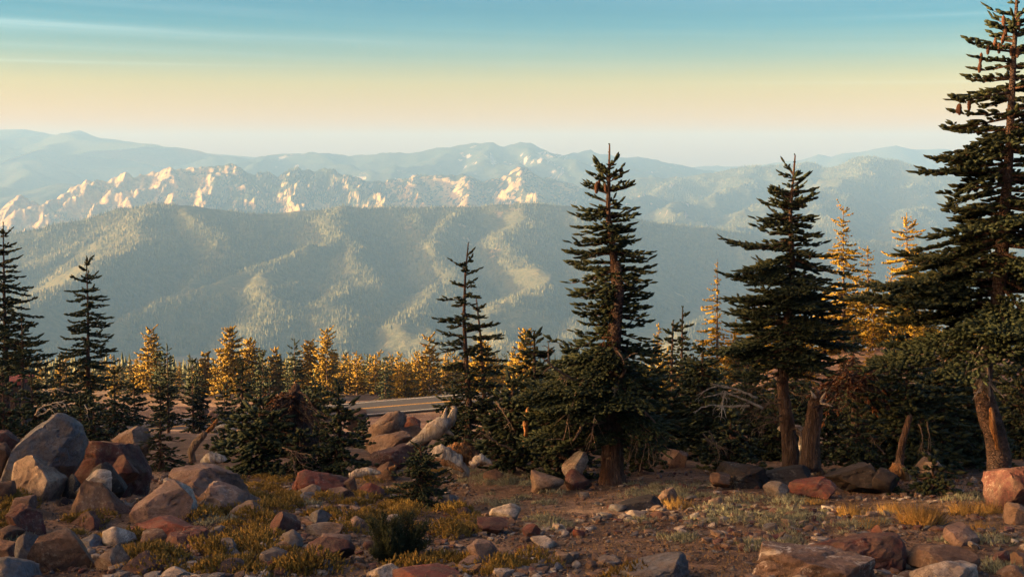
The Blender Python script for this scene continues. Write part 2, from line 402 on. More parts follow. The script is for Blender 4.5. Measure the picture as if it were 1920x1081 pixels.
strip(0.08, 0.20, 0.086, YPAINT, 'centre_line', road); strip(-0.20, -0.08, 0.086, YPAINT, 'centre_line', road)

# ------------------------------------------------------------------ mountains: ridge networks
def forest_land(name, forest1, forest2, rock1, rock2, clear, rocklev, scale, left=0.0):
    m, nt, b = newmat(name)
    g = nd(nt, 'ShaderNodeNewGeometry'); v = g.outputs['Position']
    s = nd(nt, 'ShaderNodeSeparateXYZ'); nt.links.new(g.outputs['True Normal'], s.inputs[0])
    nb = noise(nt, 0.0016 * scale, 8, 0.6, v, 0.3); nm = noise(nt, 0.009 * scale, 6, 0.65, v); nf = noise(nt, 0.05 * scale, 5, 0.7, v)
    fcol = ramp(nt, nf, [(0.35, forest1), (0.65, forest2)])
    cl = ramp(nt, math_(nt, 'ADD', math_(nt, 'MULTIPLY', nb, 0.5), math_(nt, 'MULTIPLY', nm, 0.5)), [(clear, (0,)*3), (clear + 0.05, (1,)*3)])
    fcol = mix(nt, cl, fcol, ramp(nt, nm, [(0.4, (0.22, 0.17, 0.10)), (0.6, (0.36, 0.27, 0.17))]))
    st = math_(nt, 'SUBTRACT', 1.0, s.outputs['Z'])
    rk = math_(nt, 'ADD', st, math_(nt, 'MULTIPLY', math_(nt, 'SUBTRACT', nm, 0.5), 0.55))
    rk = math_(nt, 'ADD', rk, math_(nt, 'MULTIPLY', math_(nt, 'SUBTRACT', nb, 0.5), 0.9))
    if left:      # bare granite takes over towards the left end of the crags
        sp = nd(nt, 'ShaderNodeSeparateXYZ'); nt.links.new(v, sp.inputs[0])
        rk = math_(nt, 'ADD', rk, math_(nt, 'MULTIPLY', math_(nt, 'MULTIPLY', math_(nt, 'ADD', sp.outputs['X'], 1500.0), -1 / 900.0, clamp=True), left))
    rmask = ramp(nt, rk, [(rocklev, (0,)*3), (rocklev + 0.035, (1,)*3)])
    rcol = ramp(nt, nf, [(0.35, rock1), (0.65, rock2)])
    nt.links.new(mix(nt, rmask, fcol, rcol), b.inputs['Base Color'])
    bump(nt, b, math_(nt, 'ADD', nm, nf), 14.0 / scale, 0.55)
    b.inputs['Specular IOR Level'].default_value = 0.0
    return m
FA = forest_land('ridge_forest_floor', (0.07, 0.08, 0.045), (0.13, 0.125, 0.07), (0.36, 0.27, 0.17), (0.42, 0.34, 0.25), 0.60, 0.62, 1.0)
FB = forest_land('crag_granite', (0.035, 0.045, 0.025), (0.07, 0.075, 0.04), (0.26, 0.175, 0.08), (0.47, 0.345, 0.175), 0.70, 0.37, 0.6, 0.42)
FC = forest_land('range_rock', (0.03, 0.04, 0.025), (0.06, 0.065, 0.04), (0.30, 0.25, 0.20), (0.45, 0.38, 0.31), 0.60, 0.36, 1.0)
FD = forest_land('far_hill', (0.045, 0.055, 0.035), (0.10, 0.10, 0.055), (0.28, 0.22, 0.17), (0.40, 0.32, 0.25), 0.66, 0.5, 0.8)

def pt(px, row, d):
    dx, dz = ray(px, row); return np.array([float(dx) * d, d, float(dz) * d])
def seg_height(X, Y, segs, k, soft):
    """height of a net of ridge lines: each falls off from its line with slope k"""
    H = np.full(X.shape, -1e9)
    for a, b, ka in segs:
        d = b - a; L2 = d[0]**2 + d[1]**2 + 1e-9
        t = np.clip(((X - a[0]) * d[0] + (Y - a[1]) * d[1]) / L2, 0, 1)
        dist = np.hypot(X - a[0] - t * d[0], Y - a[1] - t * d[1])
        h = a[2] + t * (b[2] - a[2]) - ka * np.maximum(np.sqrt(dist**2 + soft**2) - soft, 0)
        H = np.maximum(H, h)
    return H
def mountain(name, crest, spurs, d0, d1, base, k, kback, mat, nu, nv, rough, rs, jag=0.0, jags=1.0, soft=40, seed=0, label='', auto=None, terr=0, focus=False):
    """crest: [(px,row,d)], spurs: lists of (px,row,d)"""
    rng = np.random.default_rng(seed)
    dm = lambda d: d if d < 8000 else 8000 + (d - 8000) * 0.75
    crest = [(a, b_, dm(c)) for a, b_, c in crest]; spurs = [[(a, b_, dm(c)) for a, b_, c in s_] for s_ in spurs]; d0 = dm(d0); d1 = dm(d1)
    cp = [pt(*c) for c in crest]
    segs = [(a, b, k) for a, b in zip(cp[:-1], cp[1:])]
    for sp in spurs:
        ps = [pt(*c) for c in sp]
        segs += [(a, b, k * 0.9) for a, b in zip(ps[:-1], ps[1:])]
    if auto:
        n, length, drop = auto
        for q in range(n):
            f = (q + rng.uniform(0.2, 0.8)) / n * (len(cp) - 1); kk = int(f); p = cp[kk] + (cp[kk + 1] - cp[kk]) * (f - kk)
            p = p - np.array([0, 0, 6.0])
            hd = rng.uniform(-0.55, 0.75); L = length * rng.uniform(0.6, 1.2)
            for s_ in range(4):
                hd += rng.uniform(-0.45, 0.45)
                p2 = p + np.array([math.sin(hd) * L / 4, -math.cos(hd) * L / 4, -drop * L / 4 * rng.uniform(0.6, 1.4)])
                segs.append((p, p2, k * rng.uniform(0.85, 1.2)))
                if rng.random() < 0.8:
                    h2 = hd + rng.choice([-1, 1]) * rng.uniform(0.6, 1.1); L3 = L / 5
                    segs.append((p2, p2 + np.array([math.sin(h2) * L3, -math.cos(h2) * L3, -drop * 1.6 * L3]), k * 1.15))
                p = p2
    u = np.linspace(-0.62, 0.62, nu)
    if focus: u = np.interp(np.linspace(0, 1, nu), [0, 0.04, 0.74, 0.93, 1], [-0.62, -0.43, -0.08, 0.16, 0.62])
    dcr = np.interp(u, [float(p[0] / p[1]) for p in cp], [p[1] for p in cp])
    # rows of the grid bunch near the crest line
    front = int(nv * 0.8)
    W = np.concatenate([1 - (1 - np.linspace(0, 1, front)) ** 1.15, 1 + np.linspace(0, 1, nv - front + 1)[1:]])
    Y = np.where(W[:, None] <= 1, d0 + (dcr[None] - d0) * W[:, None], dcr[None] + (d1 - dcr[None]) * (W[:, None] - 1))
    X = u[None] * Y
    wx = rs * 1.4 * fbm(X / rs / 2.2, Y / rs / 2.2, 3, seed + 40) * 0.35; wy = rs * 1.4 * fbm(X / rs / 2.2 + 9, Y / rs / 2.2, 3, seed + 41) * 0.35
    H = seg_height(X + wx * (1 - np.exp(-((W[:, None] - 1) * 9)**2)), Y, segs, k, soft)
    fr = np.clip(np.abs(W[:, None] - 1) * 7, 0, 1)
    n = ridged(X / rs, Y / rs, 6, seed) - 0.5
    H = H + rough * n * (0.10 + 0.9 * fr) + rough * 0.25 * fbm(X / rs * 5, Y / rs * 5, 4, seed + 3)
    if jag:
        H = H + (0.25 + 0.75 * fr) * jag * (ridged(X / jags, Y / jags * 0.4, 5, seed + 7, 0.42) - 0.45) * np.interp(u, *terr)[None] if terr else H + jag * (ridged(X / jags, Y / jags * 0.4, 5, seed + 7, 0.42) - 0.45)
    H = np.maximum(H, base + 8 * fbm(X / 300, Y / 300, 3, seed))
    nv_, nu_ = X.shape
    i = (np.arange(nv_ - 1)[:, None] * nu_ + np.arange(nu_ - 1)[None]).ravel()
    q = np.stack([i, i + 1, i + 1 + nu_, i + nu_], -1)
    me = mesh_np(name, np.stack([X, Y, H], -1).reshape(-1, 3), q, [mat])
    tag(link(name, me), label, kind='structure')
    return X, Y, H, segs
VB = -470.0
MA = mountain('forested_ridge',
  [(-900, 520, 3900), (-300, 470, 4000), (0, 441, 4000), (150, 414, 4100), (230, 392, 4150), (285, 380, 4150), (340, 383, 4150), (430, 396, 4250), (500, 402, 4300), (570, 395, 4350), (640, 387, 4400),
   (760, 389, 4500), (860, 388, 4550), (980, 381, 4600), (1060, 386, 4650), (1130, 398, 4700), (1230, 418, 4800), (1330, 428, 4900), (1420, 440, 5000), (1600, 450, 5100), (1920, 455, 5200), (2700, 460, 5300)],
  [[(285, 380, 4150), (230, 440, 3700), (150, 500, 3300), (60, 570, 2900), (0, 640, 2600)],
   [(340, 384, 4150), (400, 470, 3700), (380, 540, 3350)],
   [(640, 388, 4400), (600, 430, 4000), (520, 485, 3600), (400, 540, 3250), (280, 590, 2950), (150, 640, 2700)],
   [(520, 485, 3600), (560, 560, 3200), (540, 640, 2800), (520, 690, 2500)],
   [(600, 430, 4000), (700, 520, 3500), (640, 600, 3000), (700, 690, 2500)],
   [(860, 390, 4550), (800, 450, 4050), (830, 520, 3600), (760, 600, 3000), (800, 680, 2500)],
   [(980, 382, 4600), (960, 450, 4100), (1020, 520, 3600), (930, 590, 3100), (880, 660, 2600)],
   [(1060, 388, 4650), (1100, 460, 4200), (1130, 540, 3600), (1040, 620, 3000), (1000, 690, 2500)],
   [(1600, 450, 5100), (1560, 500, 4500), (1480, 560, 3800), (1330, 610, 3200), (1200, 670, 2600)],
   [(1920, 455, 5200), (1800, 520, 4500), (1700, 590, 3700), (1560, 660, 2900)]],
  1500, 5600, VB, 0.52, 0.5, FA, 540, 205, 34, 300, seed=3, soft=18, label='hazy forested ridge with folded slopes across the valley', auto=(7, 1100, 0.26))
MB_ = mountain('granite_crags',
  [(-900, 420, 7400), (-300, 405, 7200), (-60, 398, 7000), (0, 397, 7000), (24, 388, 7000), (40, 368, 7000), (54, 393, 7000), (78, 408, 7000), (100, 388, 7000), (132, 360, 7000), (140, 346, 7000), (165, 339, 7000), (200, 341, 7000), (215, 331, 7000), (238, 321, 7000),
   (250, 329, 7000), (275, 322, 7050), (300, 322, 7050), (318, 307, 7050), (326, 314, 7050), (400, 309, 7100), (440, 309, 7100), (468, 326, 7100), (500, 320, 7100), (520, 331, 7150), (558, 314, 7150), (590, 320, 7150), (618, 311, 7150), (632, 322, 7200), (660, 330, 7250), (700, 340, 7300),
   (780, 330, 7300), (872, 325, 7300), (900, 336, 7300), (955, 330, 7350), (972, 314, 7350), (985, 314, 7350), (1000, 327, 7400), (1040, 336, 7400), (1100, 350, 7400), (1180, 370, 7400), (1300, 400, 7500), (1500, 420, 7500), (2700, 430, 7500)],
  [[(40, 368, 7000), (20, 410, 6700), (10, 450, 6300)],
   [(150, 343, 7000), (120, 390, 6700), (60, 430, 6200)],
   [(238, 321, 7000), (215, 365, 6700), (170, 410, 6200)],
   [(275, 322, 7050), (250, 370, 6650), (245, 410, 6200)],
   [(318, 307, 7050), (345, 350, 6700), (310, 400, 6200)],
   [(400, 309, 7100), (390, 350, 6700), (380, 400, 6200)],
   [(440, 309, 7100), (465, 345, 6800), (440, 400, 6200)],
   [(465, 345, 6800), (490, 370, 6500), (480, 410, 6200)],
   [(558, 314, 7150), (540, 350, 6800), (600, 395, 6300)],
   [(618, 311, 7150), (575, 345, 6900), (560, 390, 6300)],
   [(618, 311, 7150), (660, 350, 6800), (720, 370, 6400), (700, 400, 6100)],
   [(780, 330, 7300), (770, 360, 6900), (800, 395, 6300)],
   [(872, 325, 7300), (880, 360, 6900), (860, 395, 6300)],
   [(975, 314, 7350), (985, 350, 6900), (1040, 390, 6300)]],
  4700, 8600, VB, 0.75, 0.6, FB, 640, 190, 75, 150, jag=105, jags=360, seed=11, soft=6, focus=True, label='jagged granite crags lit warm on their left faces', auto=(16, 900, 0.30),
  terr=([-0.62, -0.30, -0.19, -0.11, -0.04, 0.01, 0.62], [1, 1, 1, 0.5, 0.2, 0.4, 0.25]))
MC = mountain('rocky_back_range',
  [(-400, 330, 11500), (340, 312, 11500), (400, 293, 11500), (430, 292, 11500), (470, 300, 11500), (515, 289, 11300), (600, 287, 11200), (660, 291, 11200), (720, 286, 11000), (765, 285, 11000), (800, 279, 11000), (860, 271, 11000), (915, 267, 11000), (925, 268, 11000),
   (945, 276, 11000), (960, 267, 11000), (975, 266, 11000), (990, 270, 11000), (1002, 275, 11000), (1015, 279, 11000), (1040, 293, 11100), (1070, 289, 11600), (1105, 282, 11800), (1140, 290, 11800), (1170, 296, 11800), (1195, 295, 11800), (1260, 306, 11900), (1340, 322, 12000), (1500, 345, 12000), (2700, 360, 12000)],
  [[(860, 271, 11000), (800, 300, 10400), (740, 320, 9800)], [(975, 266, 11000), (960, 290, 10500), (870, 322, 9600)], [(1000, 275, 11000), (1050, 310, 10300), (1090, 335, 9500)],
   [(515, 289, 11300), (470, 310, 10500), (400, 330, 9800)], [(1105, 282, 11800), (1150, 315, 10800), (1250, 340, 9800)], [(600, 287, 11200), (680, 315, 10300), (780, 340, 9300)]],
  8300, 13500, VB, 0.5, 0.5, FC, 460, 110, 70, 420, jag=60, jags=260, seed=23, soft=25, label='broad rocky back range with a knobbly summit', auto=(14, 1800, 0.16),
  terr=([-0.62, -0.2, -0.06, 0.0, 0.04, 0.08, 0.62], [0.2, 0.2, 0.5, 1.2, 0.8, 0.2, 0.2]))
MD = mountain('right_hand_range',
  [(700, 420, 8200), (1050, 372, 8300), (1120, 350, 8300), (1200, 335, 8400), (1290, 330, 8500), (1350, 320, 8500), (1420, 311, 8500), (1500, 305, 8500), (1515, 303, 8500), (1535, 313, 8500), (1590, 306, 8300), (1620, 294, 8200), (1640, 291, 8200), (1655, 294, 8200), (1700, 308, 8300), (1740, 318, 8400), (1780, 330, 8500), (1920, 340, 8600), (2700, 350, 8800)],
  [[(1640, 291, 8200), (1600, 330, 7600), (1520, 360, 6900), (1420, 400, 6100), (1300, 440, 5300)], [(1640, 291, 8200), (1700, 340, 7700), (1760, 380, 7000), (1680, 430, 6000)],
   [(1420, 311, 8500), (1380, 345, 7800), (1290, 375, 7000), (1240, 420, 6000)], [(1290, 330, 8500), (1220, 360, 7800), (1180, 400, 7000)], [(1505, 304, 8500), (1460, 350, 7700), (1450, 400, 6800), (1500, 450, 5900)],
   [(1600, 370, 7000), (1540, 400, 6300), (1460, 430, 5500), (1400, 480, 4800)], [(1780, 330, 8500), (1850, 400, 7000), (1800, 470, 5600)]],
  4300, 9800, VB, 0.42, 0.5, FD, 440, 150, 80, 340, jag=10, jags=160, seed=31, soft=30, label='right hand range with a dark cone shaped summit', auto=(10, 1700, 0.18))
ME_ = mountain('distant_right_peaks',
  [(1200, 325, 14500), (1320, 312, 14500), (1400, 310, 14500), (1440, 306, 14500), (1500, 300, 14500), (1537, 290, 14500), (1560, 298, 14500), (1585, 287, 14500), (1640, 281, 14500), (1680, 273, 14500), (1720, 282, 14500), (1760, 279, 14500), (1840, 290, 14500), (1920, 286, 14500), (2300, 300, 14500), (2700, 296, 14500)],
  [], 11500, 16000, VB, 0.4, 0.4, FD, 260, 45, 60, 700, seed=41, soft=30, label='pale distant peaks at the far right', auto=(8, 1800, 0.15))
MG = mountain('faint_left_mountains',
  [(-900, 262, 13200), (-300, 252, 13200), (0, 244, 13200), (45, 242, 13200), (100, 253, 13200), (130, 250, 13200), (146, 245, 13200), (165, 254, 13200), (200, 261, 13200), (270, 270, 13200), (400, 288, 13200), (640, 308, 13200), (760, 320, 13200), (1000, 330, 13200), (2700, 340, 13200)],
  [], 11600, 14200, VB, 0.4, 0.4, FD, 260, 40, 40, 900, seed=51, soft=30, label='faint mountains on the far left horizon', auto=(8, 1500, 0.1))
MF = mountain('hazy_left_mountains',
  [(-900, 262, 12300), (-100, 262, 12300), (0, 271, 12300), (26, 278, 12300), (70, 276, 12300), (110, 286, 12300), (165, 293, 12300), (215, 298, 12300), (280, 309, 12300), (400, 330, 12300), (2700, 400, 12300)],
  [[(0, 271, 12300), (40, 300, 12700), (100, 330, 12000)], [(110, 286, 12300), (180, 320, 12500), (150, 350, 11500)]], 9800, 13200, VB, 0.4, 0.4, FD, 260, 45, 50, 700, seed=61, soft=30, label='hazy blue mountains behind the crags on the left', auto=(6, 1500, 0.15))
MH = mountain('low_left_hills',
  [(-900, 345, 9300), (-200, 356, 9300), (0, 350, 9300), (60, 359, 9300), (80, 352, 9300), (110, 344, 9300), (140, 346, 9300), (220, 360, 9300), (2700, 430, 9300)],
  [], 7600, 10200, VB, 0.35, 0.4, FD, 300, 60, 30, 300, seed=71, soft=30, label='low hazy hills behind the leftmost crag', auto=(10, 900, 0.12))

# valley floor out to the horizon
n = 48; th = np.linspace(0, 2 * np.pi, n, endpoint=False)
ring = [np.stack([r_ * np.cos(th), r_ * np.sin(th), np.full(n, VB - 6 - r_ * 0.0)], -1) for r_ in (1500., 6000., 16300.)]
# a disc with a hole under the near mountain flank, joined to the ground sheet's rim
v = np.concatenate(ring); k = np.arange(n); k2 = (k + 1) % n
q = np.concatenate([np.stack([k + a * n, k2 + a * n, k2 + (a + 1) * n, k + (a + 1) * n], -1)[:, ::-1] for a in range(2)])
tag(link('valley_floor', mesh_np('valley_floor', v, q, [FA])), kind='structure')

# ------------------------------------------------------------------ haze
HZD = 0.000110
m = bpy.data.materials.new('haze'); m.use_nodes = True; nt = m.node_tree; nt.nodes.clear()
pv = nd(nt, 'ShaderNodeVolumePrincipled'); pv.inputs['Density'].default_value = HZD; pv.inputs['Color'].default_value = (0.19, 0.39, 0.76, 1)
pv.inputs['Anisotropy'].default_value = 0.0
ou = nd(nt, 'ShaderNodeOutputMaterial'); nt.links.new(pv.outputs[0], ou.inputs['Volume'])
hx, hz0, hz1 = 16400., VB - 60, 335.
bmh = bmesh.new(); bmesh.ops.create_cube(bmh, size=1)
for vv in bmh.verts: vv.co = Vector((vv.co.x * 2 * hx, vv.co.y * 2 * hx, hz0 if vv.co.z < 0 else hz1))
me = bpy.data.meshes.new('haze'); bmh.to_mesh(me); me.materials.append(m)
tag(link('haze', me), 'pale blue evening haze filling the valley', kind='stuff')

# ------------------------------------------------------------------ far trees on the slopes
FARTREE = foliage_mat('far_conifers', (0.05, 0.06, 0.03), (0.085, 0.095, 0.045), (0.12, 0.12, 0.06), 0.05)
def cones(name, P, h, r, mat, label, sides=4):
    n = len(P); th = np.linspace(0, 2 * np.pi, sides, endpoint=False)
    rng = np.random.default_rng(len(P)); ph = rng.uniform(0, 6.28, n)
    v = np.zeros((n, sides + 1, 3))
    v[:, :sides, 0] = P[:, None, 0] + r[:, None] * np.cos(th + ph[:, None]); v[:, :sides, 1] = P[:, None, 1] + r[:, None] * np.sin(th + ph[:, None]); v[:, :sides, 2] = P[:, None, 2] - 0.5
    v[:, sides] = P + np.stack([r * 0.0, r * 0.0, h], -1)
    b_ = np.arange(n)[:, None] * (sides + 1); k = np.arange(sides)
    f = np.stack([b_ + k, b_ + (k + 1) % sides, b_ + sides + 0 * k], -1).reshape(-1, 3)
    o = link(name, mesh_np(name, v.reshape(-1, 3), f, [mat], smooth=False))
    return tag(o, label, kind='stuff')
def scatter_on(M, n, seed, dens_scale, thr, lo=None, vis=True, rmax=99.):
    X, Y, H, _ = M
    rng = np.random.default_rng(seed)
    ii = rng.integers(0, X.shape[0] - 1, n * 6); jj = rng.integers(0, X.shape[1] - 1, n * 6); a = rng.random(n * 6); b_ = rng.random(n * 6)
    def bl(A): return (A[ii, jj] * (1 - a) + A[ii + 1, jj] * a) * (1 - b_) + (A[ii, jj + 1] * (1 - a) + A[ii + 1, jj + 1] * a) * b_
    P = np.stack([bl(X), bl(Y), bl(H)], -1)
    sl = np.hypot(H[ii + 1, jj] - H[ii, jj], H[ii, jj + 1] - H[ii, jj]) / (np.abs(Y[ii + 1, jj] - Y[ii, jj]) + np.abs(X[ii, jj + 1] - X[ii, jj]) + 1e-6)
    den = fbm(P[:, 0] / dens_scale, P[:, 1] / dens_scale, 5, seed)
    ok = (den + rng.uniform(-0.12, 0.12, len(den)) > thr) & (np.abs(P[:, 0] / P[:, 1]) < 0.47) & (P[:, 2] > VB + 10) & (sl < rmax)
    return P[ok][:n]
if FULL:
    P = scatter_on(MA, 52000, 5, 260, -0.22); rg = np.random.default_rng(1); h = rg.uniform(7, 13, len(P)); cones('ridge_forest', P, h, h * 0.20, FARTREE, 'countless small conifers covering the hazy ridge', 3)
    P = scatter_on(MB_, 9000, 6, 260, 0.12, rmax=0.6); h = rg.uniform(9, 18, len(P)); cones('crag_forest', P, h, h * 0.22, FARTREE, 'dark conifers between the granite crags', 3)
    P = scatter_on(MD, 30000, 7, 300, -0.12); h = rg.uniform(9, 17, len(P)); cones('range_forest', P, h, h * 0.22, FARTREE, 'conifers on the slopes of the right hand range', 3)
    # near valley slope 330..2600 m
    n = 16000; y = np.exp(rg.uniform(math.log(900), math.log(2600), n)); x = y * rg.uniform(-0.45, 0.45, n)
    ok = fbm(x / 90, y / 90, 4, 77) > -0.25; x = x[ok]; y = y[ok]; P = np.stack([x, y, G(x, y)], -1); h = rg.uniform(6, 13, len(P))
    cones('valley_forest', P, h, h * 0.17, FARTREE, 'pale hazy conifer forest just beyond the golden trees', 5)
print('TIME mountains', time.time() - T0)
# ------------------------------------------------------------------ fir trees
RNG = np.random.default_rng(2024)
def finger_mesh(sides, rings):
    """a needled twig tip along +x, length 1, radius 1: ragged spindle"""
    xs, rs = rings
    v = []
    for i, (x, r_) in enumerate(zip(xs, rs)):
        for k in range(sides):
            a = 2 * math.pi * (k + 0.5 * (i % 2)) / sides
            v.append((x, r_ * math.cos(a), r_ * 0.8 * math.sin(a)))
    v.append((1.0, 0, 0.12)); f = []
    for i in range(len(xs) - 1):
        for k in range(sides):
            a, b = i * sides + k, i * sides + (k + 1) % sides
            f += [(a, b, b + sides), (a, b + sides, a + sides)]
    t = len(v) - 1; o = (len(xs) - 1) * sides
    f += [(o + k, o + (k + 1) % sides, t) for k in range(sides)]
    return np.array(v), np.array(f)
FM_HI = finger_mesh(4, ((0.0, 0.3, 0.72), (0.4, 1.0, 0.9)))
FM_MID = finger_mesh(3, ((0.0, 0.35, 0.75), (0.4, 1.0, 0.85)))
FM_BL = finger_mesh(3, ((0.0,), (1.0,)))
FM_LO = finger_mesh(3, ((0.05, 0.6), (0.6, 1.0)))
def put_fingers(fm, O, D, L, Rd, rng, jit=0.15):
    """O origins, D unit directions, L lengths, Rd radii -> verts, faces"""
    fv, ff = fm; n = len(O)
    up = np.zeros((n, 3)); up[:, 2] = 1
    s = np.cross(up, D); s /= np.linalg.norm(s, axis=1)[:, None] + 1e-6; u = np.cross(D, s)
    ph = rng.uniform(0, 0.9, n); c, q = np.cos(ph), np.sin(ph)
    s2 = s * c[:, None] + u * q[:, None]; u2 = -s * q[:, None] + u * c[:, None]
    j = 1 + jit * rng.uniform(-1, 1, (n, len(fv)))
    v = O[:, None] + fv[None, :, :1] * (L[:, None] * 1.0)[..., None] * D[:, None] + (fv[None, :, 1] * Rd[:, None] * j)[..., None] * s2[:, None] + (fv[None, :, 2] * Rd[:, None] * j)[..., None] * u2[:, None]
    f = ff[None] + (np.arange(n) * len(fv))[:, None, None]
    return v.reshape(-1, 3), f.reshape(-1, 3)

def proto_branch(L, seed, gap=0.075, fl=0.13, wide=0.42):
    """flat pinnate spray of a branch of length L along +x; returns finger origins, directions, lengths and wood segments"""
    rng = np.random.default_rng(seed)
    O, D, LL = [], [], []
    def axis(x0, y0, ang, length, depth):
        n = max(1, int(length / gap)); dx, dy = math.cos(ang), math.sin(ang)
        for i in range(n):
            s = (i + rng.uniform(0.1, 0.9)) * gap
            if s > length: break
            px, py = x0 + dx * s, y0 + dy * s
            rem = length - s
            for sd in (-1, 1):
                if rng.random() < 0.12: continue
                a = ang + sd * rng.uniform(0.75, 1.15)
                if depth < 1 and rem > 0.18:
                    t = s / max(length, 1e-3)
                    w = wide * length * (0.55 + 0.9 * t) * (1 - t) ** 0.75 * rng.uniform(0.6, 1.15)
                    if depth == 0 and s < 0.16 * length: continue
                    if w > fl * 1.7: axis(px, py, ang + sd * rng.uniform(0.6, 0.95), w, depth + 1)
                    else:
                        O.append((px, py, rng.uniform(-.01, .01))); D.append((math.cos(a), math.sin(a), rng.uniform(-.15, .3))); LL.append(max(w, fl * 0.8))
                else:
                    O.append((px, py, rng.uniform(-.01, .015))); D.append((math.cos(a), math.sin(a), rng.uniform(-.1, .35))); LL.append(fl * rng.uniform(0.6, 1.1))
            O.append((px, py, rng.uniform(0, .02))); D.append((dx + rng.uniform(-.3, .3), dy + rng.uniform(-.3, .3), rng.uniform(0.05, .4))); LL.append(fl * rng.uniform(0.7, 1.1))
        O.append((x0 + dx * length * 0.93, y0 + dy * length * 0.93, 0)); D.append((dx, dy, 0.2)); LL.append(fl * rng.uniform(0.9, 1.5))
    axis(0, 0, 0, L, 0)
    O = np.array(O); D = np.array(D); D /= np.linalg.norm(D, axis=1)[:, None]
    return O, D, np.array(LL)
PB = {}
def pbranch(L, gap, fl, k):
    key = (round(L, 2), round(gap, 3), k)
    if key not in PB: PB[key] = proto_branch(L, hash(key) % 100000 if False else int(L * 1000) + int(gap * 7000) + k * 77, gap, fl)
    return PB[key]
LCLASS = [0.15, 0.28, 0.45, 0.7, 1.0, 1.4, 1.9, 2.5, 3.2]
def add_branch(geo, rng, base, az, L, pitch, sag, lift, gap, fl, fr, fm, roll=0.0, wood=True, dens=1.0, bare=0.0):
    """branch as a curved axis: pitch at the trunk, sag then upturned tip"""
    c = min(LCLASS, key=lambda q: abs(math.log(q / L)))
    O, D, LL = pbranch(c, gap, fl, int(rng.integers(0, 4)))
    sc = L / c; O = O * [sc, sc, 1]
    if bare > 0 or dens < 1:
        k = (O[:, 0] > bare * L) & (rng.random(len(O)) < dens); O, D, LL = O[k], D[k], LL[k]
    if rng.random() < 0.5: O = O * [1, -1, 1]; D = D * [1, -1, 1]
    def zc(x): t = x / L; return math.tan(pitch) * x - sag * L * t * t + lift * L * t ** 4
    def zs(x): t = x / L; return math.tan(pitch) - 2 * sag * t + 4 * lift * t ** 3
    z = zc(O[:, 0]) + O[:, 2] - 0.35 * sag * np.abs(O[:, 1]) ** 1.5 * 1.2 + roll * O[:, 1]
    s = zs(O[:, 0])
    P = np.stack([O[:, 0] * math.cos(pitch) ** 0.5, O[:, 1], z], -1)
    Dn = np.stack([D[:, 0], D[:, 1], D[:, 2] + s * 0.75 * D[:, 0] + roll * D[:, 1]], -1)
    Dn += rng.normal(0, 0.10, Dn.shape); Dn /= np.linalg.norm(Dn, axis=1)[:, None]
    ca, sa = math.cos(az), math.sin(az)
    def rot(A): return np.stack([A[:, 0] * ca - A[:, 1] * sa, A[:, 0] * sa + A[:, 1] * ca, A[:, 2]], -1)
    P = rot(P) + base; Dn = rot(Dn)
    v, f = put_fingers(fm, P, Dn, LL * rng.uniform(0.8, 1.15, len(LL)), fr * rng.uniform(0.75, 1.2, len(LL)), rng)
    geo.add(v, f, 0)
    if wood:
        xs = np.linspace(0, L * 0.95, 6); w = rot(np.stack([xs * math.cos(pitch) ** 0.5, xs * 0, zc(xs) - 0.01], -1)) + base
        geo.tube(w, np.linspace(0.012 + 0.012 * L, 0.004, 6), 4, 1)

def trunk_obj(path, r0, r1, mat, parent, seed=0, name='trunk', rtip=None, sides=12):
    """path: local points bottom to top"""
    rng = np.random.default_rng(seed)
    P = np.array(path, float); n = 44
    t = np.linspace(0, 1, n); cum = np.concatenate([[0], np.cumsum(np.linalg.norm(np.diff(P, axis=0), axis=1))]); cum /= cum[-1]
    Q = np.stack([np.interp(t, cum, P[:, i]) for i in range(3)], -1)
    Q[1:-1] = (Q[:-2] + 2 * Q[1:-1] + Q[2:]) / 4
    rad = r0 + (r1 - r0) * t ** 0.8; rad[:2] *= (1.35, 1.1)
    g = Geo(); g.tube(Q, rad * (1 + 0.08 * np.sin(np.arange(n) * 1.7 + seed) * rng.uniform(0, 1, n)), sides, 0, 0.10, rng)
    return link(name, g.mesh(name, [mat]), parent), Q, t

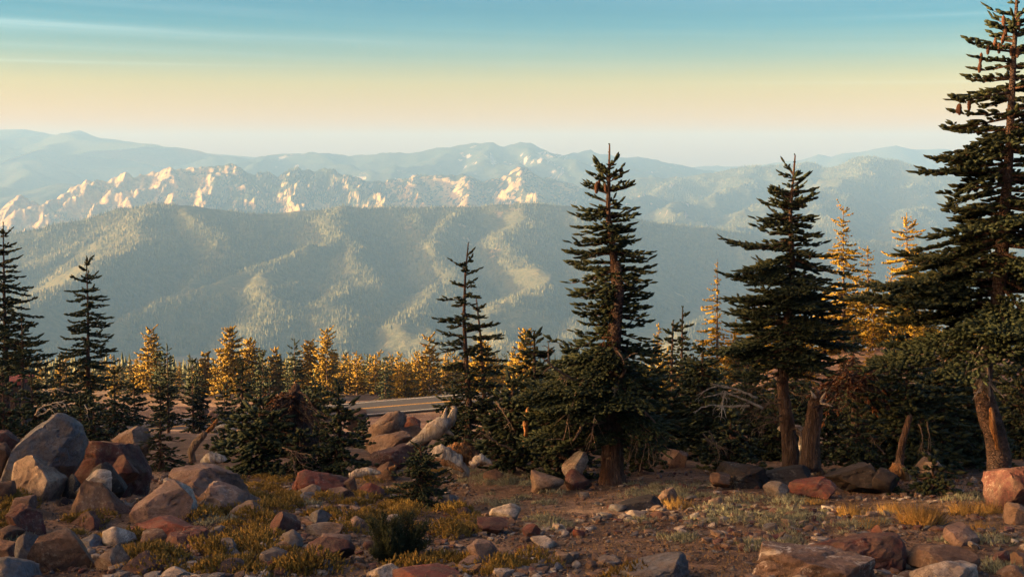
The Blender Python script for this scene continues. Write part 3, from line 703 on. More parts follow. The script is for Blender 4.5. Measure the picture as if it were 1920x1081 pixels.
def fir_crown(h, prof, rng, gap, fl, fr, fm, path=None, whorl=0.30, per=6, start=0.08, dens=1.0, droop=1.0, rag=0.25, wood=True, leader=True, twist=0.0, mats=None, extra=0.0, depth=1.0, bareleg=0.0, front=0.0):
    """prof: list of (height fraction, left extent, right extent) in metres"""
    g = Geo()
    hf = np.array([p[0] for p in prof]); le = np.array([p[1] for p in prof]); ri = np.array([p[2] for p in prof])
    o = np.argsort(hf); hf, le, ri = hf[o], le[o], ri[o]
    def axis_at(z):
        if path is None: return np.array([0, 0, z])
        Q = path; return np.array([np.interp(z, Q[:, 2], Q[:, 0]), np.interp(z, Q[:, 2], Q[:, 1]), z])
    if leader:
        lt = axis_at(h); 
        z0 = h - min(0.55, 0.1 * h + 0.12); a0 = axis_at(z0)
        g.tube(np.array([a0, lt]), [fr * 0.55, fr * 0.35], 4, 0)
        for zz in np.linspace(z0, h, 5): 
            for q in range(3):
                a = rng.uniform(0, 6.28); d = np.array([[math.cos(a) * .6, math.sin(a) * .6, .8]])
                v, f = put_fingers(fm, axis_at(zz)[None], d, np.array([fl * 0.25]), np.array([fr * 0.5]), rng); g.add(v, f, 0)
    z = h - min(0.42, 0.07 * h + 0.03); a0 = rng.uniform(0, 6.28)
    while z > start * h:
        t = z / h
        nb = per + int(rng.integers(-1, 2)); nb = max(3, nb if t < 0.9 else nb // 2 + 1)
        a0 += rng.uniform(0.3, 1.2)
        for b in range(nb):
            a = a0 + 2 * math.pi * b / nb + rng.uniform(-0.28, 0.28)
            zz = z + rng.uniform(-0.55, 0.55) * whorl
            tt = min(max(zz / h, 0), 1)
            El, Er = np.interp(tt, hf, le), np.interp(tt, hf, ri)
            cx = math.cos(a); w = 0.5 + 0.5 * cx
            E = (El * (1 - w) + Er * w) * 1.12
            E = E * (1 + (depth - 1) * abs(math.sin(a)))
            L = E * (rng.uniform(1 - rag, 1.06) if rng.random() < 0.8 else rng.uniform(0.3, 0.75))
            if rng.random() < 0.10: L *= rng.uniform(0.45, 0.8)
            if L < 0.07: continue
            if rng.random() > dens: continue
            if front and math.sin(a) < -0.45 and rng.random() < front * (1 if L < 1.6 else .6): continue
            top = max(0, (tt - 0.75) / 0.25)
            pitch = R(-2 - 14 * droop * (1 - tt) + 48 * top ** 1.3 + rng.uniform(-12, 12))
            add_branch(g, rng, axis_at(min(zz, h * 0.995)), a, max(L, 0.1), pitch, 0.10 * droop * rng.uniform(0.5, 1.4), 0.12 * rng.uniform(0.5, 1.5), gap, fl, fr, fm, rng.uniform(-0.12, 0.12), wood, 1.0, bareleg)
        step = whorl * rng.uniform(0.75, 1.25) * (0.55 + 0.6 * (1 - abs(2 * t - 1)) if False else 1.0)
        z -= step * (1.45 if t > 0.86 else 1.0)
    return g

def fir(px, d, top_px, top_row, prof, label, name='fir_tree', cat='fir tree', group=None, gap=0.088, fl=0.155, fr=0.0275, fm=FM_MID, whorl=0.28, per=6, tr=None, trmat=None, mat=None, seed=1,
        path_px=None, base_z=None, lod_wood=True, start=None, base_row=None, **kw):
    """prof: list of (row, left px, right px) about the trunk"""
    rng = np.random.default_rng(seed)
    if base_row is not None: P, d = hit(px, base_row)
    else: P = at(px, d)
    s = d / F
    root = thing(name, label, cat, P, group)
    tx, tz = ray(top_px, top_row); top = np.array([float(tx) * d - P.x, 0.0, float(tz) * d - P.z]); h = top[2]
    if path_px:
        pts = [(0, 0, -0.15)] + [(float(ray(a, b)[0]) * d - P.x, rng.uniform(-.05, .05), float(ray(a, b)[1]) * d - P.z) for a, b in path_px] + [tuple(top)]
    else:
        pts = [(0, 0, -0.15), (top[0] * 0.3 + rng.uniform(-.03, .03), 0, h * 0.33), (top[0] * 0.7 + rng.uniform(-.03, .03), 0, h * 0.66), tuple(top)]
    r0 = tr if tr else 0.03 + 0.016 * h
    to, Q, _ = trunk_obj(pts, r0, 0.012, trmat or BARK, root, seed)
    zr = lambda row: (float(ray(px, row)[1]) * d - P.z) / h
    pr = [(zr(r_), l * s, q * s) for r_, l, q in prof]
    lowest = min(p[0] for p in pr)
    g = fir_crown(h, pr, rng, gap, fl, fr, fm, Q, whorl, per, start if start is not None else max(lowest, 0.02), wood=lod_wood, **kw)
    link('crown', g.mesh('crown', [mat or FIR, BARK]), root)
    return root, P, d, Q

def dead_branch(parent, pts, r0, rng, twigs=6, name='dead_branch', mat=None, tl=0.4, depth=1, kids=None):
    """a bare crooked branch with side twigs, points local to the parent"""
    g = Geo(); P = np.array(pts, float); n = 14
    t = np.linspace(0, 1, n); cum = np.concatenate([[0], np.cumsum(np.linalg.norm(np.diff(P, axis=0), axis=1))]); tot = cum[-1]; cum = cum / tot
    Q = np.stack([np.interp(t, cum, P[:, i]) for i in range(3)], -1); Q[1:-1] = (Q[:-2] + Q[1:-1] + Q[2:]) / 3; Q[1:-1] += rng.normal(0, 0.008, (n - 2, 3))
    g.tube(Q, np.linspace(r0, r0 * 0.3, n), 6, 0, 0.08, rng)
    for k in range(twigs):
        i = int(rng.integers(3, n)); p = Q[i]; dr = Q[min(i + 1, n - 1)] - Q[i - 1]; dr = dr / (np.linalg.norm(dr) + 1e-6) + rng.normal(0, 0.6, 3); dr /= np.linalg.norm(dr)
        L = tl * rng.uniform(0.4, 1.1); m_ = 5; q = [p]; dd = dr.copy()
        for _ in range(m_): dd = dd + rng.normal(0, 0.22, 3) + np.array([0, 0, -0.16]); dd /= np.linalg.norm(dd); q.append(q[-1] + dd * L / m_)
        g.tube(q, np.linspace(r0 * 0.4, r0 * 0.14, m_ + 1), 4, 0)
        if depth > 1:
            for _ in range(3):
                j = int(rng.integers(1, m_)); e = rng.normal(0, 1, 3); e /= np.linalg.norm(e); g.tube([q[j], q[j] + e * L * 0.2, q[j] + e * L * 0.32 + [0, 0, -L * 0.1]], [r0 * 0.2, r0 * 0.15, r0 * 0.1], 3, 0)
    return link(name, g.mesh(name, [mat or TWIG]), parent)
def lp(P, d, px, row, dd=0.0):
    """pixel at distance d+dd, local to P"""
    a, b_ = ray(px, row); return (float(a) * (d + dd) - P.x, d + dd - P.y, float(b_) * (d + dd) - P.z)

def pine_cones(root, P, d, spots, size=0.14):
    g = Geo(); n = 9; t = np.linspace(0, 1, n)
    g.tube(np.stack([t * 0, t * 0, t], -1), 0.24 * np.sqrt(np.clip(1 - (2 * t - 1) ** 2 * 0.85, 0, 1)) * np.where(np.arange(n) % 2, 1.0, 0.84), 9, 0)
    me = g.mesh('pine_cone', [CONEM])
    for (a, b_) in spots:
        o = link('pine_cone', me, root, lp(P, d, a, b_ + 11, RNG.uniform(-0.2, 0.05)))
        s = size * RNG.uniform(0.85, 1.15); o.scale = (s, s, s * 1.15); o.rotation_euler = (RNG.uniform(-.12, .12), RNG.uniform(-.12, .12), RNG.uniform(0, 6))

# ---- the tall fir left of the middle of the right half
T1, P1, d1, Q1 = fir(1150, 21.0, 1143, 272, [(300, 10, 12), (318, 22, 22), (335, 32, 26), (360, 44, 42), (385, 44, 44), (398, 62, 50), (425, 62, 52), (455, 72, 52), (470, 88, 62), (500, 92, 64), (530, 84, 58), (552, 84, 60), (580, 80, 58), (600, 66, 56), (618, 84, 62),
     (640, 120, 84), (665, 170, 104), (700, 185, 112), (740, 190, 118), (780, 160, 118), (815, 120, 100), (845, 70, 60)],
     'tallest fir right of centre, gnarled trunk, hanging dead branches and cones near its tip', seed=5, front=.3, tr=0.23, path_px=[(1148, 800), (1146, 720), (1150, 640), (1158, 560), (1150, 480), (1140, 400)], whorl=0.14, per=9, start=0.12)
rng = np.random.default_rng(3)
dead_branch(T1, [lp(P1, d1, 1140, 745), lp(P1, d1, 1175, 690, -.5), lp(P1, d1, 1150, 650, -.9)], 0.045, rng, 4)
dead_branch(T1, [lp(P1, d1, 1135, 790), lp(P1, d1, 1095, 790, -.6), lp(P1, d1, 1075, 825, -.9)], 0.05, rng, 3)
dead_branch(T1, [lp(P1, d1, 1135, 720), lp(P1, d1, 1080, 715, -.6), lp(P1, d1, 1040, 690, -1), lp(P1, d1, 1018, 672, -1.1)], 0.04, rng, 9, depth=2)
dead_branch(T1, [lp(P1, d1, 1140, 700), lp(P1, d1, 1095, 705, -.8), lp(P1, d1, 1072, 760, -1), lp(P1, d1, 1056, 825, -1)], 0.022, rng, 7)
dead_branch(T1, [lp(P1, d1, 1130, 730), lp(P1, d1, 1118, 760, -.8), lp(P1, d1, 1112, 800, -.9), lp(P1, d1, 1105, 835, -.9)], 0.018, rng, 6)
for k in range(7):
    x0 = 1185 + 8 * k; dead_branch(T1, [lp(P1, d1, 1175 + 4 * k, 790, -.3), lp(P1, d1, x0 + rng.uniform(-6, 6), 825, -.6), lp(P1, d1, x0 - 14 + rng.uniform(-12, 14), 860 + rng.uniform(0, 28), -.6)], 0.014, rng, 3, tl=0.2)
dead_branch(T1, [lp(P1, d1, 1165, 745), lp(P1, d1, 1205, 765, -.3), lp(P1, d1, 1235, 800, -.4), lp(P1, d1, 1238, 860, -.4)], 0.03, rng, 8)
dead_branch(T1, [lp(P1, d1, 1215, 860, -.3), lp(P1, d1, 1228, 885, -.4), lp(P1, d1, 1246, 905, -.5)], 0.018, rng, 1)
dead_branch(T1, [lp(P1, d1, 1150, 730, -.5), lp(P1, d1, 1158, 722, -.55), lp(P1, d1, 1150, 744, -.5)], 0.035, rng, 0, mat=BLEACH)
g = Geo()      # the pale second stem standing beside the main one
g.tube([lp(P1, d1, 1152, 650, -.15), lp(P1, d1, 1157, 600, -.2), lp(P1, d1, 1162, 540, -.2), lp(P1, d1, 1158, 495, -.2)], [0.11, 0.085, 0.075, 0.06], 10, 0, 0.05, rng); link('side_stem', g.mesh('side_stem', [BARKP]), T1)
g = Geo()
for k in range(26):      # dry brown tangle in the fork
    a = np.array(lp(P1, d1, 1150 + rng.uniform(-22, 8), 632 + rng.uniform(-4, 24), -.3)); e = rng.normal(0, .09, 3); g.tube([a, a + e, a + e * 1.6 + [0, 0, -.07]], [.006, .005, .003], 4, 0)
link('dry_tangle', g.mesh('dry_tangle', [RUST]), T1)
pine_cones(T1, P1, d1, [(1122, 344), (1136, 350), (1165, 322), (1118, 352)], 0.15)

# ---- the tall fir farther right
T2, P2, d2, Q2 = fir(1482, 22.0, 1491, 291, [(305, 12, 10), (318, 18, 20), (345, 34, 26), (372, 42, 42), (400, 58, 40), (425, 62, 48), (440, 60, 46), (447, 108, 44), (470, 118, 78), (500, 118, 105), (540, 128, 105), (580, 130, 112), (615, 132, 122), (650, 125, 118), (675, 110, 100), (695, 60, 80)],
     'broad dark fir with a thin tip above a bare lower trunk', seed=6, front=.15, tr=0.17, path_px=[(1484, 860), (1474, 780), (1466, 720), (1470, 660), (1478, 600), (1486, 500), (1482, 400)], whorl=0.155, per=9, start=0.34)
for k in range(9):
    y0 = 690 + 16 * k; sd = rng.choice([-1, 1])
    dead_branch(T2, [lp(P2, d2, 1472, y0 - 10), lp(P2, d2, 1472 + sd * rng.uniform(20, 40), y0 - 4 + rng.uniform(-12, 10), -.3), lp(P2, d2, 1472 + sd * rng.uniform(45, 85), y0 + rng.uniform(-10, 34), rng.uniform(-.7, -.2))], 0.016, rng, 8, depth=2, tl=0.35)
# ---- the very tall fir cut by the right edge
T3, P3, d3, Q3 = fir(1885, 18.5, 1910, -75, [(-60, 12, 12), (-20, 26, 26), (20, 38, 38), (48, 50, 50), (80, 72, 70), (110, 88, 80), (130, 92, 90), (160, 118, 110), (180, 128, 115), (215, 120, 115), (250, 148, 130), (268, 160, 130), (300, 148, 140), (345, 122, 150), (375, 124, 160), (388, 155, 170), (400, 170, 170), (420, 222, 180), (440, 215, 190),
     (480, 230, 200), (510, 235, 200), (525, 215, 200), (550, 250, 200), (585, 262, 200), (615, 225, 190), (640, 120, 170), (655, 60, 120)],
     'very tall dark fir cut by the right edge, many cones and a weathered trunk', seed=7, gap=.108, fr=.030, front=.55, tr=0.20, trmat=BARKP, path_px=[(1872, 830), (1852, 770), (1840, 700), (1862, 620), (1872, 540), (1886, 400), (1890, 280), (1900, 150), (1906, 40)], whorl=0.165, per=8, start=0.30)
pine_cones(T3, P3, d3, [(1882, 38), (1910, 46), (1886, 57), (1879, 72), (1865, 78), (1873, 90), (1896, 95), (1907, 98), (1838, 108), (1836, 126), (1852, 92), (1799, 205), (1817, 197), (1795, 202)], 0.135)
# weathered snag wood on its lower trunk
g = Geo(); g.tube([lp(P3, d3, 1850, 742, -.2), lp(P3, d3, 1842, 705, -.32), lp(P3, d3, 1839, 665, -.4), lp(P3, d3, 1846, 642, -.4)], [0.05, 0.12, 0.10, 0.05], 14, 0, 0.25, rng)
g.tube([lp(P3, d3, 1838, 668, -.32), lp(P3, d3, 1822, 662, -.34), lp(P3, d3, 1814, 668, -.35)], [0.08, 0.05, 0.02], 7, 0, 0.2, rng)
link('bleached_snag', g.mesh('bleached_snag', [BLEACH]), T3)
for k in range(22):
    y0 = rng.uniform(655, 742); sd = -1 if rng.random() < .6 else 1; L = rng.uniform(8, 46) * (.6 if sd > 0 and y0 < 700 else 1)
    a = np.array(lp(P3, d3, 1843 + rng.uniform(-5, 8), y0 - 8, -.3)); b_ = np.array(lp(P3, d3, 1843 + sd * L, y0 + rng.uniform(-14, 34), rng.uniform(-.7, -.3)))
    g = Geo(); w_ = rng.uniform(.006, .017); g.tube([a, (a + b_) / 2 + rng.normal(0, .03, 3), b_], [w_ * 1.4, w_, w_ * .5], 5, 0, 0.1, rng); link('stub', g.mesh('stub', [BLEACH if k % 3 else TWIG]), T3)
g = Geo(); g.tube([lp(P3, d3, 1872, 842, -.2), lp(P3, d3, 1862, 800, -.2), lp(P3, d3, 1858, 765, -.19)], [0.03, 0.05, 0.03], 9, 0, 0.35, rng); link('peeled_patch', g.mesh('peeled_patch', [ROT]), T3)
dead_branch(T3, [lp(P3, d3, 1862, 590, -.2), lp(P3, d3, 1885, 580, -.5), lp(P3, d3, 1912, 585, -.6)], 0.03, rng, 5, mat=BLEACH)

# ---- slim double stemmed fir
T4, P4, d4, Q4 = fir(874, 26.0, 878, 456, [(470, 5, 5), (480, 12, 8), (497, 22, 22), (518, 35, 26), (540, 38, 26), (560, 40, 28), (585, 44, 30), (605, 46, 36), (630, 52, 40), (660, 52, 45), (690, 50, 42), (725, 55, 50), (760, 60, 55), (800, 50, 50)],
     'slim fir with a widely spaced spindly top beside the road', seed=8, tr=0.10, whorl=0.235, per=5, path_px=[(880, 760), (874, 680), (870, 600), (872, 520)], start=0.12)
T4b, P4b, d4b, _ = fir(910, 26.8, 893, 560, [(575, 8, 14), (600, 12, 26), (630, 14, 36), (650, 16, 44), (690, 30, 42), (730, 48, 55), (770, 62, 62), (810, 60, 70), (850, 40, 60)],
     'shorter fir leaning against the slim spindly fir on its right', seed=9, tr=0.09, whorl=0.22, per=6, path_px=[(910, 780), (906, 700), (900, 620)], start=0.06)
# ---- left group
fir(8, 42.0, 6, 418, [(428, 6, 6), (450, 14, 18), (480, 20, 25), (505, 25, 26), (540, 34, 40), (560, 40, 54), (600, 46, 58), (640, 50, 60), (680, 60, 62), (700, 40, 40)], 'tall dark fir at the far left edge of the view', seed=10, fm=FM_MID, per=8, gap=0.10, fl=0.20, fr=0.042, whorl=0.30, tr=0.14, trmat=BARKP)
fir(42, 38.0, 40, 590, [(600, 8, 8), (625, 26, 28), (650, 34, 36), (680, 48, 48), (700, 40, 44)], 'shorter fir with a pale trunk beside the far left one', seed=11, fm=FM_MID, per=8, gap=0.10, fl=0.18, fr=0.040, whorl=0.25, tr=0.10, trmat=BARKP)
fir(163, 52.0, 162, 481, [(492, 8, 8), (510, 16, 16), (545, 32, 26), (580, 38, 34), (610, 42, 40), (650, 46, 48), (672, 50, 54), (700, 46, 44), (730, 34, 36)], 'tall tiered dark fir standing alone on the left', seed=12, fm=FM_MID, gap=0.12, fl=0.24, fr=0.05, whorl=0.38, per=8, tr=0.15, start=0.1)
print('TIME hero trees', time.time() - T0)
SCREEN = 54
# ------------------------------------------------------------------ low and middling firs
def bprof(top, base, hw, k=(0.18, 0.62, 0.92, 1.0, 0.95)):
    h = base - top
    return [(top + 0.08 * h, hw * k[0], hw * k[0]), (top + 0.35 * h, hw * k[1], hw * k[1] * 0.95), (top + 0.62 * h, hw * k[2], hw * k[2]), (top + 0.82 * h, hw * k[3], hw * k[3]), (top + 0.97 * h, hw * k[4], hw * k[4])]
def bush(px, base_row, top_row, hw, label, seed, top_px=None, dd=0, gap=0.155, fl=0.21, fr=0.044, whorl=0.125, per=8, fm=FM_LO, tr=None, **kw):
    return fir(px, dd, top_px if top_px is not None else px, top_row, bprof(top_row, base_row, hw), label, seed=seed, base_row=None if dd else base_row, gap=gap, fl=fl, fr=fr, whorl=whorl, per=per, start=0.05, tr=tr, **kw)
LF = 'low_fir_tree'
B = [
 # px, base, top, hw, label, extra
 (300, 884, 786, 58, 'small low fir with drooping arms between the red boulder and the tan rocks', dict(whorl=0.12, fl=0.11, fr=0.022, droop=1.8)),
 (175, 824, 752, 44, 'low yellowish fir behind the grey boulder', dict(dd=27, )),
 (213, 806, 690, 52, 'thin topped fir with drooping branches right of the low yellowish fir', dict(dd=34, whorl=0.2, droop=1.8)),
 (112, 778, 664, 32, 'narrow spindly fir left of the tiered dark one', dict(dd=40, whorl=0.26)),
 (58, 800, 700, 75, 'broad dark low fir under the pale trunk on the left', dict(dd=31, whorl=0.2)),
 (2, 810, 690, 62, 'broad dark low fir cut by the left edge', dict(dd=28, whorl=0.2)),
 (455, 842, 682, 46, 'fir with a bare pale stem left of the root tangle', dict(whorl=0.22)),
 (487, 888, 742, 88, 'wide layered fir in front of the root tangle, with a thin pale stem', dict(gap=0.15)),
 (418, 850, 805, 36, 'small dark fir above the leaning bleached branch', dict()),
 (633, 886, 724, 66, 'dense layered fir right of the root tangle', dict()),
 (563, 892, 806, 58, 'low dark fir in front of the root tangle', dict()),
 (592, 822, 716, 42, 'dark fir just behind the root tangle', dict(dd=29, )),
 (788, 950, 832, 66, 'small bright layered fir standing alone in the middle foreground', dict(whorl=0.085, fl=0.09, fr=0.019, gap=0.055)),
 (852, 846, 722, 52, 'low fir wrapped round the foot of the slim spindly fir', dict()),
 (962, 884, 700, 70, 'dark low fir between the slim fir and the tallest one', dict(gap=0.15)),
 (1002, 868, 622, 66, 'bushy fir leaning on the left of the tallest fir', dict(gap=0.15, whorl=0.16)),
 (1072, 874, 652, 60, 'bushy fir pressed against the left of the tallest trunk', dict(gap=0.15, whorl=0.16)),
 (1050, 898, 812, 84, 'low spreading fir at the left foot of the tallest fir', dict()),
 (1200, 884, 766, 52, 'low bluish fir spray at the right foot of the tallest fir', dict()),
 (1222, 862, 668, 62, 'dark fir behind the right side of the tallest fir', dict(gap=0.15)),
 (1262, 820, 602, 44, 'thin topped young fir right of the tallest fir', dict(dd=30, whorl=0.26)),
 (1280, 812, 576, 40, 'taller of two thin topped young firs', dict(dd=32, whorl=0.28)),
 (1318, 858, 640, 70, 'broad dark fir left of the broad thin tipped one', dict(gap=0.135, whorl=0.18)),
 (1372, 886, 770, 78, 'low spreading fir with dead twigs left of the bare lower trunk', dict()),
 (1408, 858, 690, 58, 'shaded fir tucked against the left of the bare lower trunk', dict()),
 (1552, 860, 706, 58, 'shaded fir right of the bare lower trunk', dict()),
 (1606, 886, 764, 80, 'low dense fir under the brown dead foliage', dict()),
 (1702, 884, 638, 108, 'large bushy fir on a leaning trunk in the right middle', dict(gap=0.135, whorl=0.17)),
 (1768, 878, 650, 80, 'bushy fir behind the large bushy one', dict(gap=0.135, whorl=0.18)),
 (1830, 884, 690, 72, 'dark fir left of the weathered snag trunk', dict(dd=25, gap=0.135)),
 (1752, 926, 862, 92, 'low dark fir mat beside the big reddish brown boulder', dict()),
 (1915, 880, 640, 90, 'dark fir behind the weathered trunk at the right edge', dict(dd=28, gap=0.135, whorl=0.18)),
 (1640, 862, 690, 60, 'dark fir between the dead brown foliage and the large bushy fir', dict(gap=0.135)),
 (1455, 872, 720, 60, 'dark low fir directly behind the bare lower trunk', dict(dd=26)),
 (1345, 850, 700, 75, 'dark fir filling the gap left of the broad dark fir', dict(dd=28)),
 (1505, 850, 715, 60, 'low dark fir behind the tall broken stump', dict(dd=29)),
 (1660, 850, 650, 70, 'dark fir below the pink skyline boulder', dict(dd=34)),
 (1740, 850, 625, 60, 'narrow topped dark fir in the right thicket', dict(dd=36)),
 (1590, 850, 680, 70, 'dark fir behind the brown dead foliage', dict(dd=38)),
 (1490, 850, 668, 70, 'dark fir rising behind the bare lower trunk', dict(dd=40)),
 (1400, 850, 660, 70, 'dark fir rising left of the bare lower trunk', dict(dd=42)),
 (1300, 850, 665, 60, 'dark fir rising right of the young firs', dict(dd=40)),
 (1100, 850, 690, 60, 'dark fir glimpsed left of the tallest trunk', dict(dd=30)),
 (1860, 850, 640, 80, 'dark fir behind the bleached snag', dict(dd=30)),
 (1800, 850, 600, 50, 'dark fir behind the thicket left of the weathered trunk', dict(dd=40)),
 (1920, 860, 700, 80, 'low dark fir at the right edge behind the big reddish boulder', dict(dd=27)),
 (935, 850, 730, 60, 'low dark fir right of the slim double fir', dict(dd=28)),
 (525, 850, 745, 60, 'low dark fir left of the root tangle', dict(dd=30)),
 (680, 850, 790, 36, 'small dark fir by the brown roadside rock', dict(dd=30)),
 (150, 850, 740, 60, 'low dark fir behind the blue grey boulder', dict(dd=30)),
 (1150, 842, 700, 70, 'dark fir directly behind the tallest trunk', dict(gap=0.135)),
]
LFR = {}
for n_, (px, br, tr_, hw, lab, ex) in enumerate(B):
    ex = dict(ex)
    LFR[px] = bush(px, br, tr_, hw, lab, 100 + n_, name='low_fir_tree', cat='fir tree', **ex)
far_dark = [(313, 95, 645, 20, 'dark slim fir left of the road bend'), (298, 98, 660, 17, 'shorter dark fir beside the slim one left of the road bend'), (360, 100, 672, 22, 'dark twin topped fir by the road bend'), (372, 101, 682, 17, 'lower top of the twin firs by the road bend'),
   (420, 98, 728, 34, 'low dark fir right of the road bend'), (552, 120, 636, 27, 'dark fir rising among the golden trees'), (492, 112, 660, 26, 'half shaded fir among the golden trees'), (722, 165, 668, 15, 'dark knob topped fir above the road'),
   (250, 92, 700, 26, 'low dark fir behind the left firs'), (85, 80, 690, 40, 'dark fir between the two left groups'), (140, 88, 705, 40, 'dark fir behind the tiered one'), (505, 95, 712, 40, 'wide dark fir in front of the golden trees'), (590, 100, 700, 40, 'wide dark fir below the knotty golden tree')]
for n_, (px, d, tr_, hw, lab) in enumerate(far_dark):
    br = 540.5 + F * math.tan(math.atan(-Gs(float(ray(px, 700)[0]) * d, d) / d) - PITCH)
    fir(px, d, px, tr_, bprof(tr_, br, hw), lab, name='fir_tree', fm=FM_LO, gap=0.22, fl=0.42, fr=0.10, whorl=0.42, per=6, seed=200 + n_, start=0.08, lod_wood=False)
# unseen firs added along the left crest to filter the low sun
sp_ = []
for k in range(3):
    root = thing('sun_screen_fir_tree', 'dark fir standing on the crest of the flank left of the view', 'fir tree', (0, 0, 0), 'firs on the flank left of the view')
    rng = np.random.default_rng(60 + k); hh = 11.5 + k; w = 2.3
    to, Q, _ = trunk_obj([(0, 0, -.6), (.1, 0, hh * .5), (0, 0, hh)], 0.2, 0.03, BARK, root, k, sides=8)
    g = fir_crown(hh, [(0.03, w, w), (0.35, w, w), (0.7, w * .8, w * .8), (0.97, .4, .4)], rng, 0.22, 0.42, 0.10, FM_LO, Q, 0.42, 8, 0.03, wood=False)
    link('crown', g.mesh('crown', [FIR, BARK]), root); sp_.append(root)
rng = np.random.default_rng(61); used_ = set()
for k in range(SCREEN):
    y = -28 + 112 * (k + rng.uniform(0, 1)) / SCREEN; x = -(0.46 * max(y, 0) + 14) - 50 - rng.uniform(-3, 10); q = k % 3
    o = sp_[q] if q not in used_ else copy_tree(sp_[q]); used_.add(q)
    o.location = (x, y, Gs(x, y)); o.rotation_euler = (0, 0, rng.uniform(0, 6)); s_ = rng.uniform(.8, 1.15); o.scale = (s_, s_, s_)
print('TIME low firs', time.time() - T0)

# ------------------------------------------------------------------ sunlit trees
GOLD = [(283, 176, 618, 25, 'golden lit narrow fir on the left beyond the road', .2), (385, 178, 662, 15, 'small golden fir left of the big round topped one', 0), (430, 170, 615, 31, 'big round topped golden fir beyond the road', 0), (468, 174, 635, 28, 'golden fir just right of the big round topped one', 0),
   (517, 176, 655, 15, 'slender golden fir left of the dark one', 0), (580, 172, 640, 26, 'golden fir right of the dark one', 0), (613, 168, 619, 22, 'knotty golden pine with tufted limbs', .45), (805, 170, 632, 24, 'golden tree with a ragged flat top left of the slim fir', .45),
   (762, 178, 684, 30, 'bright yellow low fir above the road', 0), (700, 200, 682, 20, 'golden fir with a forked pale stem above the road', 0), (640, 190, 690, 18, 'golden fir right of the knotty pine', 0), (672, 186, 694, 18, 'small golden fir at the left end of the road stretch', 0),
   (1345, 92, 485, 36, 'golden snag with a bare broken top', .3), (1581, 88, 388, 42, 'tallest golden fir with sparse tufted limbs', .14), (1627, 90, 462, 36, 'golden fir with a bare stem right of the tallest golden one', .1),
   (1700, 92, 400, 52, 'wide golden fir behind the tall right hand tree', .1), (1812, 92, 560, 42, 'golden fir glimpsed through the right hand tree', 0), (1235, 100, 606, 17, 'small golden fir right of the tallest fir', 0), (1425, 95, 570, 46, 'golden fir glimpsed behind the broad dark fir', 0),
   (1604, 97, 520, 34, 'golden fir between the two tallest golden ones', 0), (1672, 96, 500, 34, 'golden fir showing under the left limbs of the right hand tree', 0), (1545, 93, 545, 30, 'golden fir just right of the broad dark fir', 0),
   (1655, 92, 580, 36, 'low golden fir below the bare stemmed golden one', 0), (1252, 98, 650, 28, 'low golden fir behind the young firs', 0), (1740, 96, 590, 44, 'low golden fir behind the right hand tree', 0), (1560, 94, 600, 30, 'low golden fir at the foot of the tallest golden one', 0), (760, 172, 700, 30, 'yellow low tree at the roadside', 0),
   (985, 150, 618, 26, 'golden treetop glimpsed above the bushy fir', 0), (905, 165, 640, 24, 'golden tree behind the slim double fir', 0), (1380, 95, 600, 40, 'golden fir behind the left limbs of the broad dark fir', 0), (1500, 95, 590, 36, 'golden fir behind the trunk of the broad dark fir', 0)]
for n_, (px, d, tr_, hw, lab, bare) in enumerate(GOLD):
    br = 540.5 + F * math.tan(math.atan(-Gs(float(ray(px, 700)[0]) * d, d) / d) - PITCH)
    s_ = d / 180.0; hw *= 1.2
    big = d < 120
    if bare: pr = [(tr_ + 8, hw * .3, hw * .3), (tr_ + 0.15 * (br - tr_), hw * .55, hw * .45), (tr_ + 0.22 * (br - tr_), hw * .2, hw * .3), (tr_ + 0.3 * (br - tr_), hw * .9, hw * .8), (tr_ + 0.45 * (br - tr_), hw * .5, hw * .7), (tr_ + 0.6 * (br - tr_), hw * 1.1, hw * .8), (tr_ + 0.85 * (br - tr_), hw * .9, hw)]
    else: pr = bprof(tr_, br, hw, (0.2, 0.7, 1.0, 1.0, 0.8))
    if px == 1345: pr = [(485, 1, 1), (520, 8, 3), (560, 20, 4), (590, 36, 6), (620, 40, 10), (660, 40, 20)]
    fir(px, d, px, tr_, pr, lab, name='golden_fir_tree', mat=FIRSUN, trmat=BARKP, fm=FM_LO, gap=0.155 if big else 0.34, fl=0.30 if big else 0.6, fr=0.08 if big else 0.17, whorl=0.36 if big else 0.36, per=7, seed=300 + n_,
        start=0.1, lod_wood=big, bareleg=bare * .6, rag=0.4 if bare else 0.25, tr=0.16 if big else 0.16, leader=(px not in (1345,)), dens=0.85 if bare else 1.0)
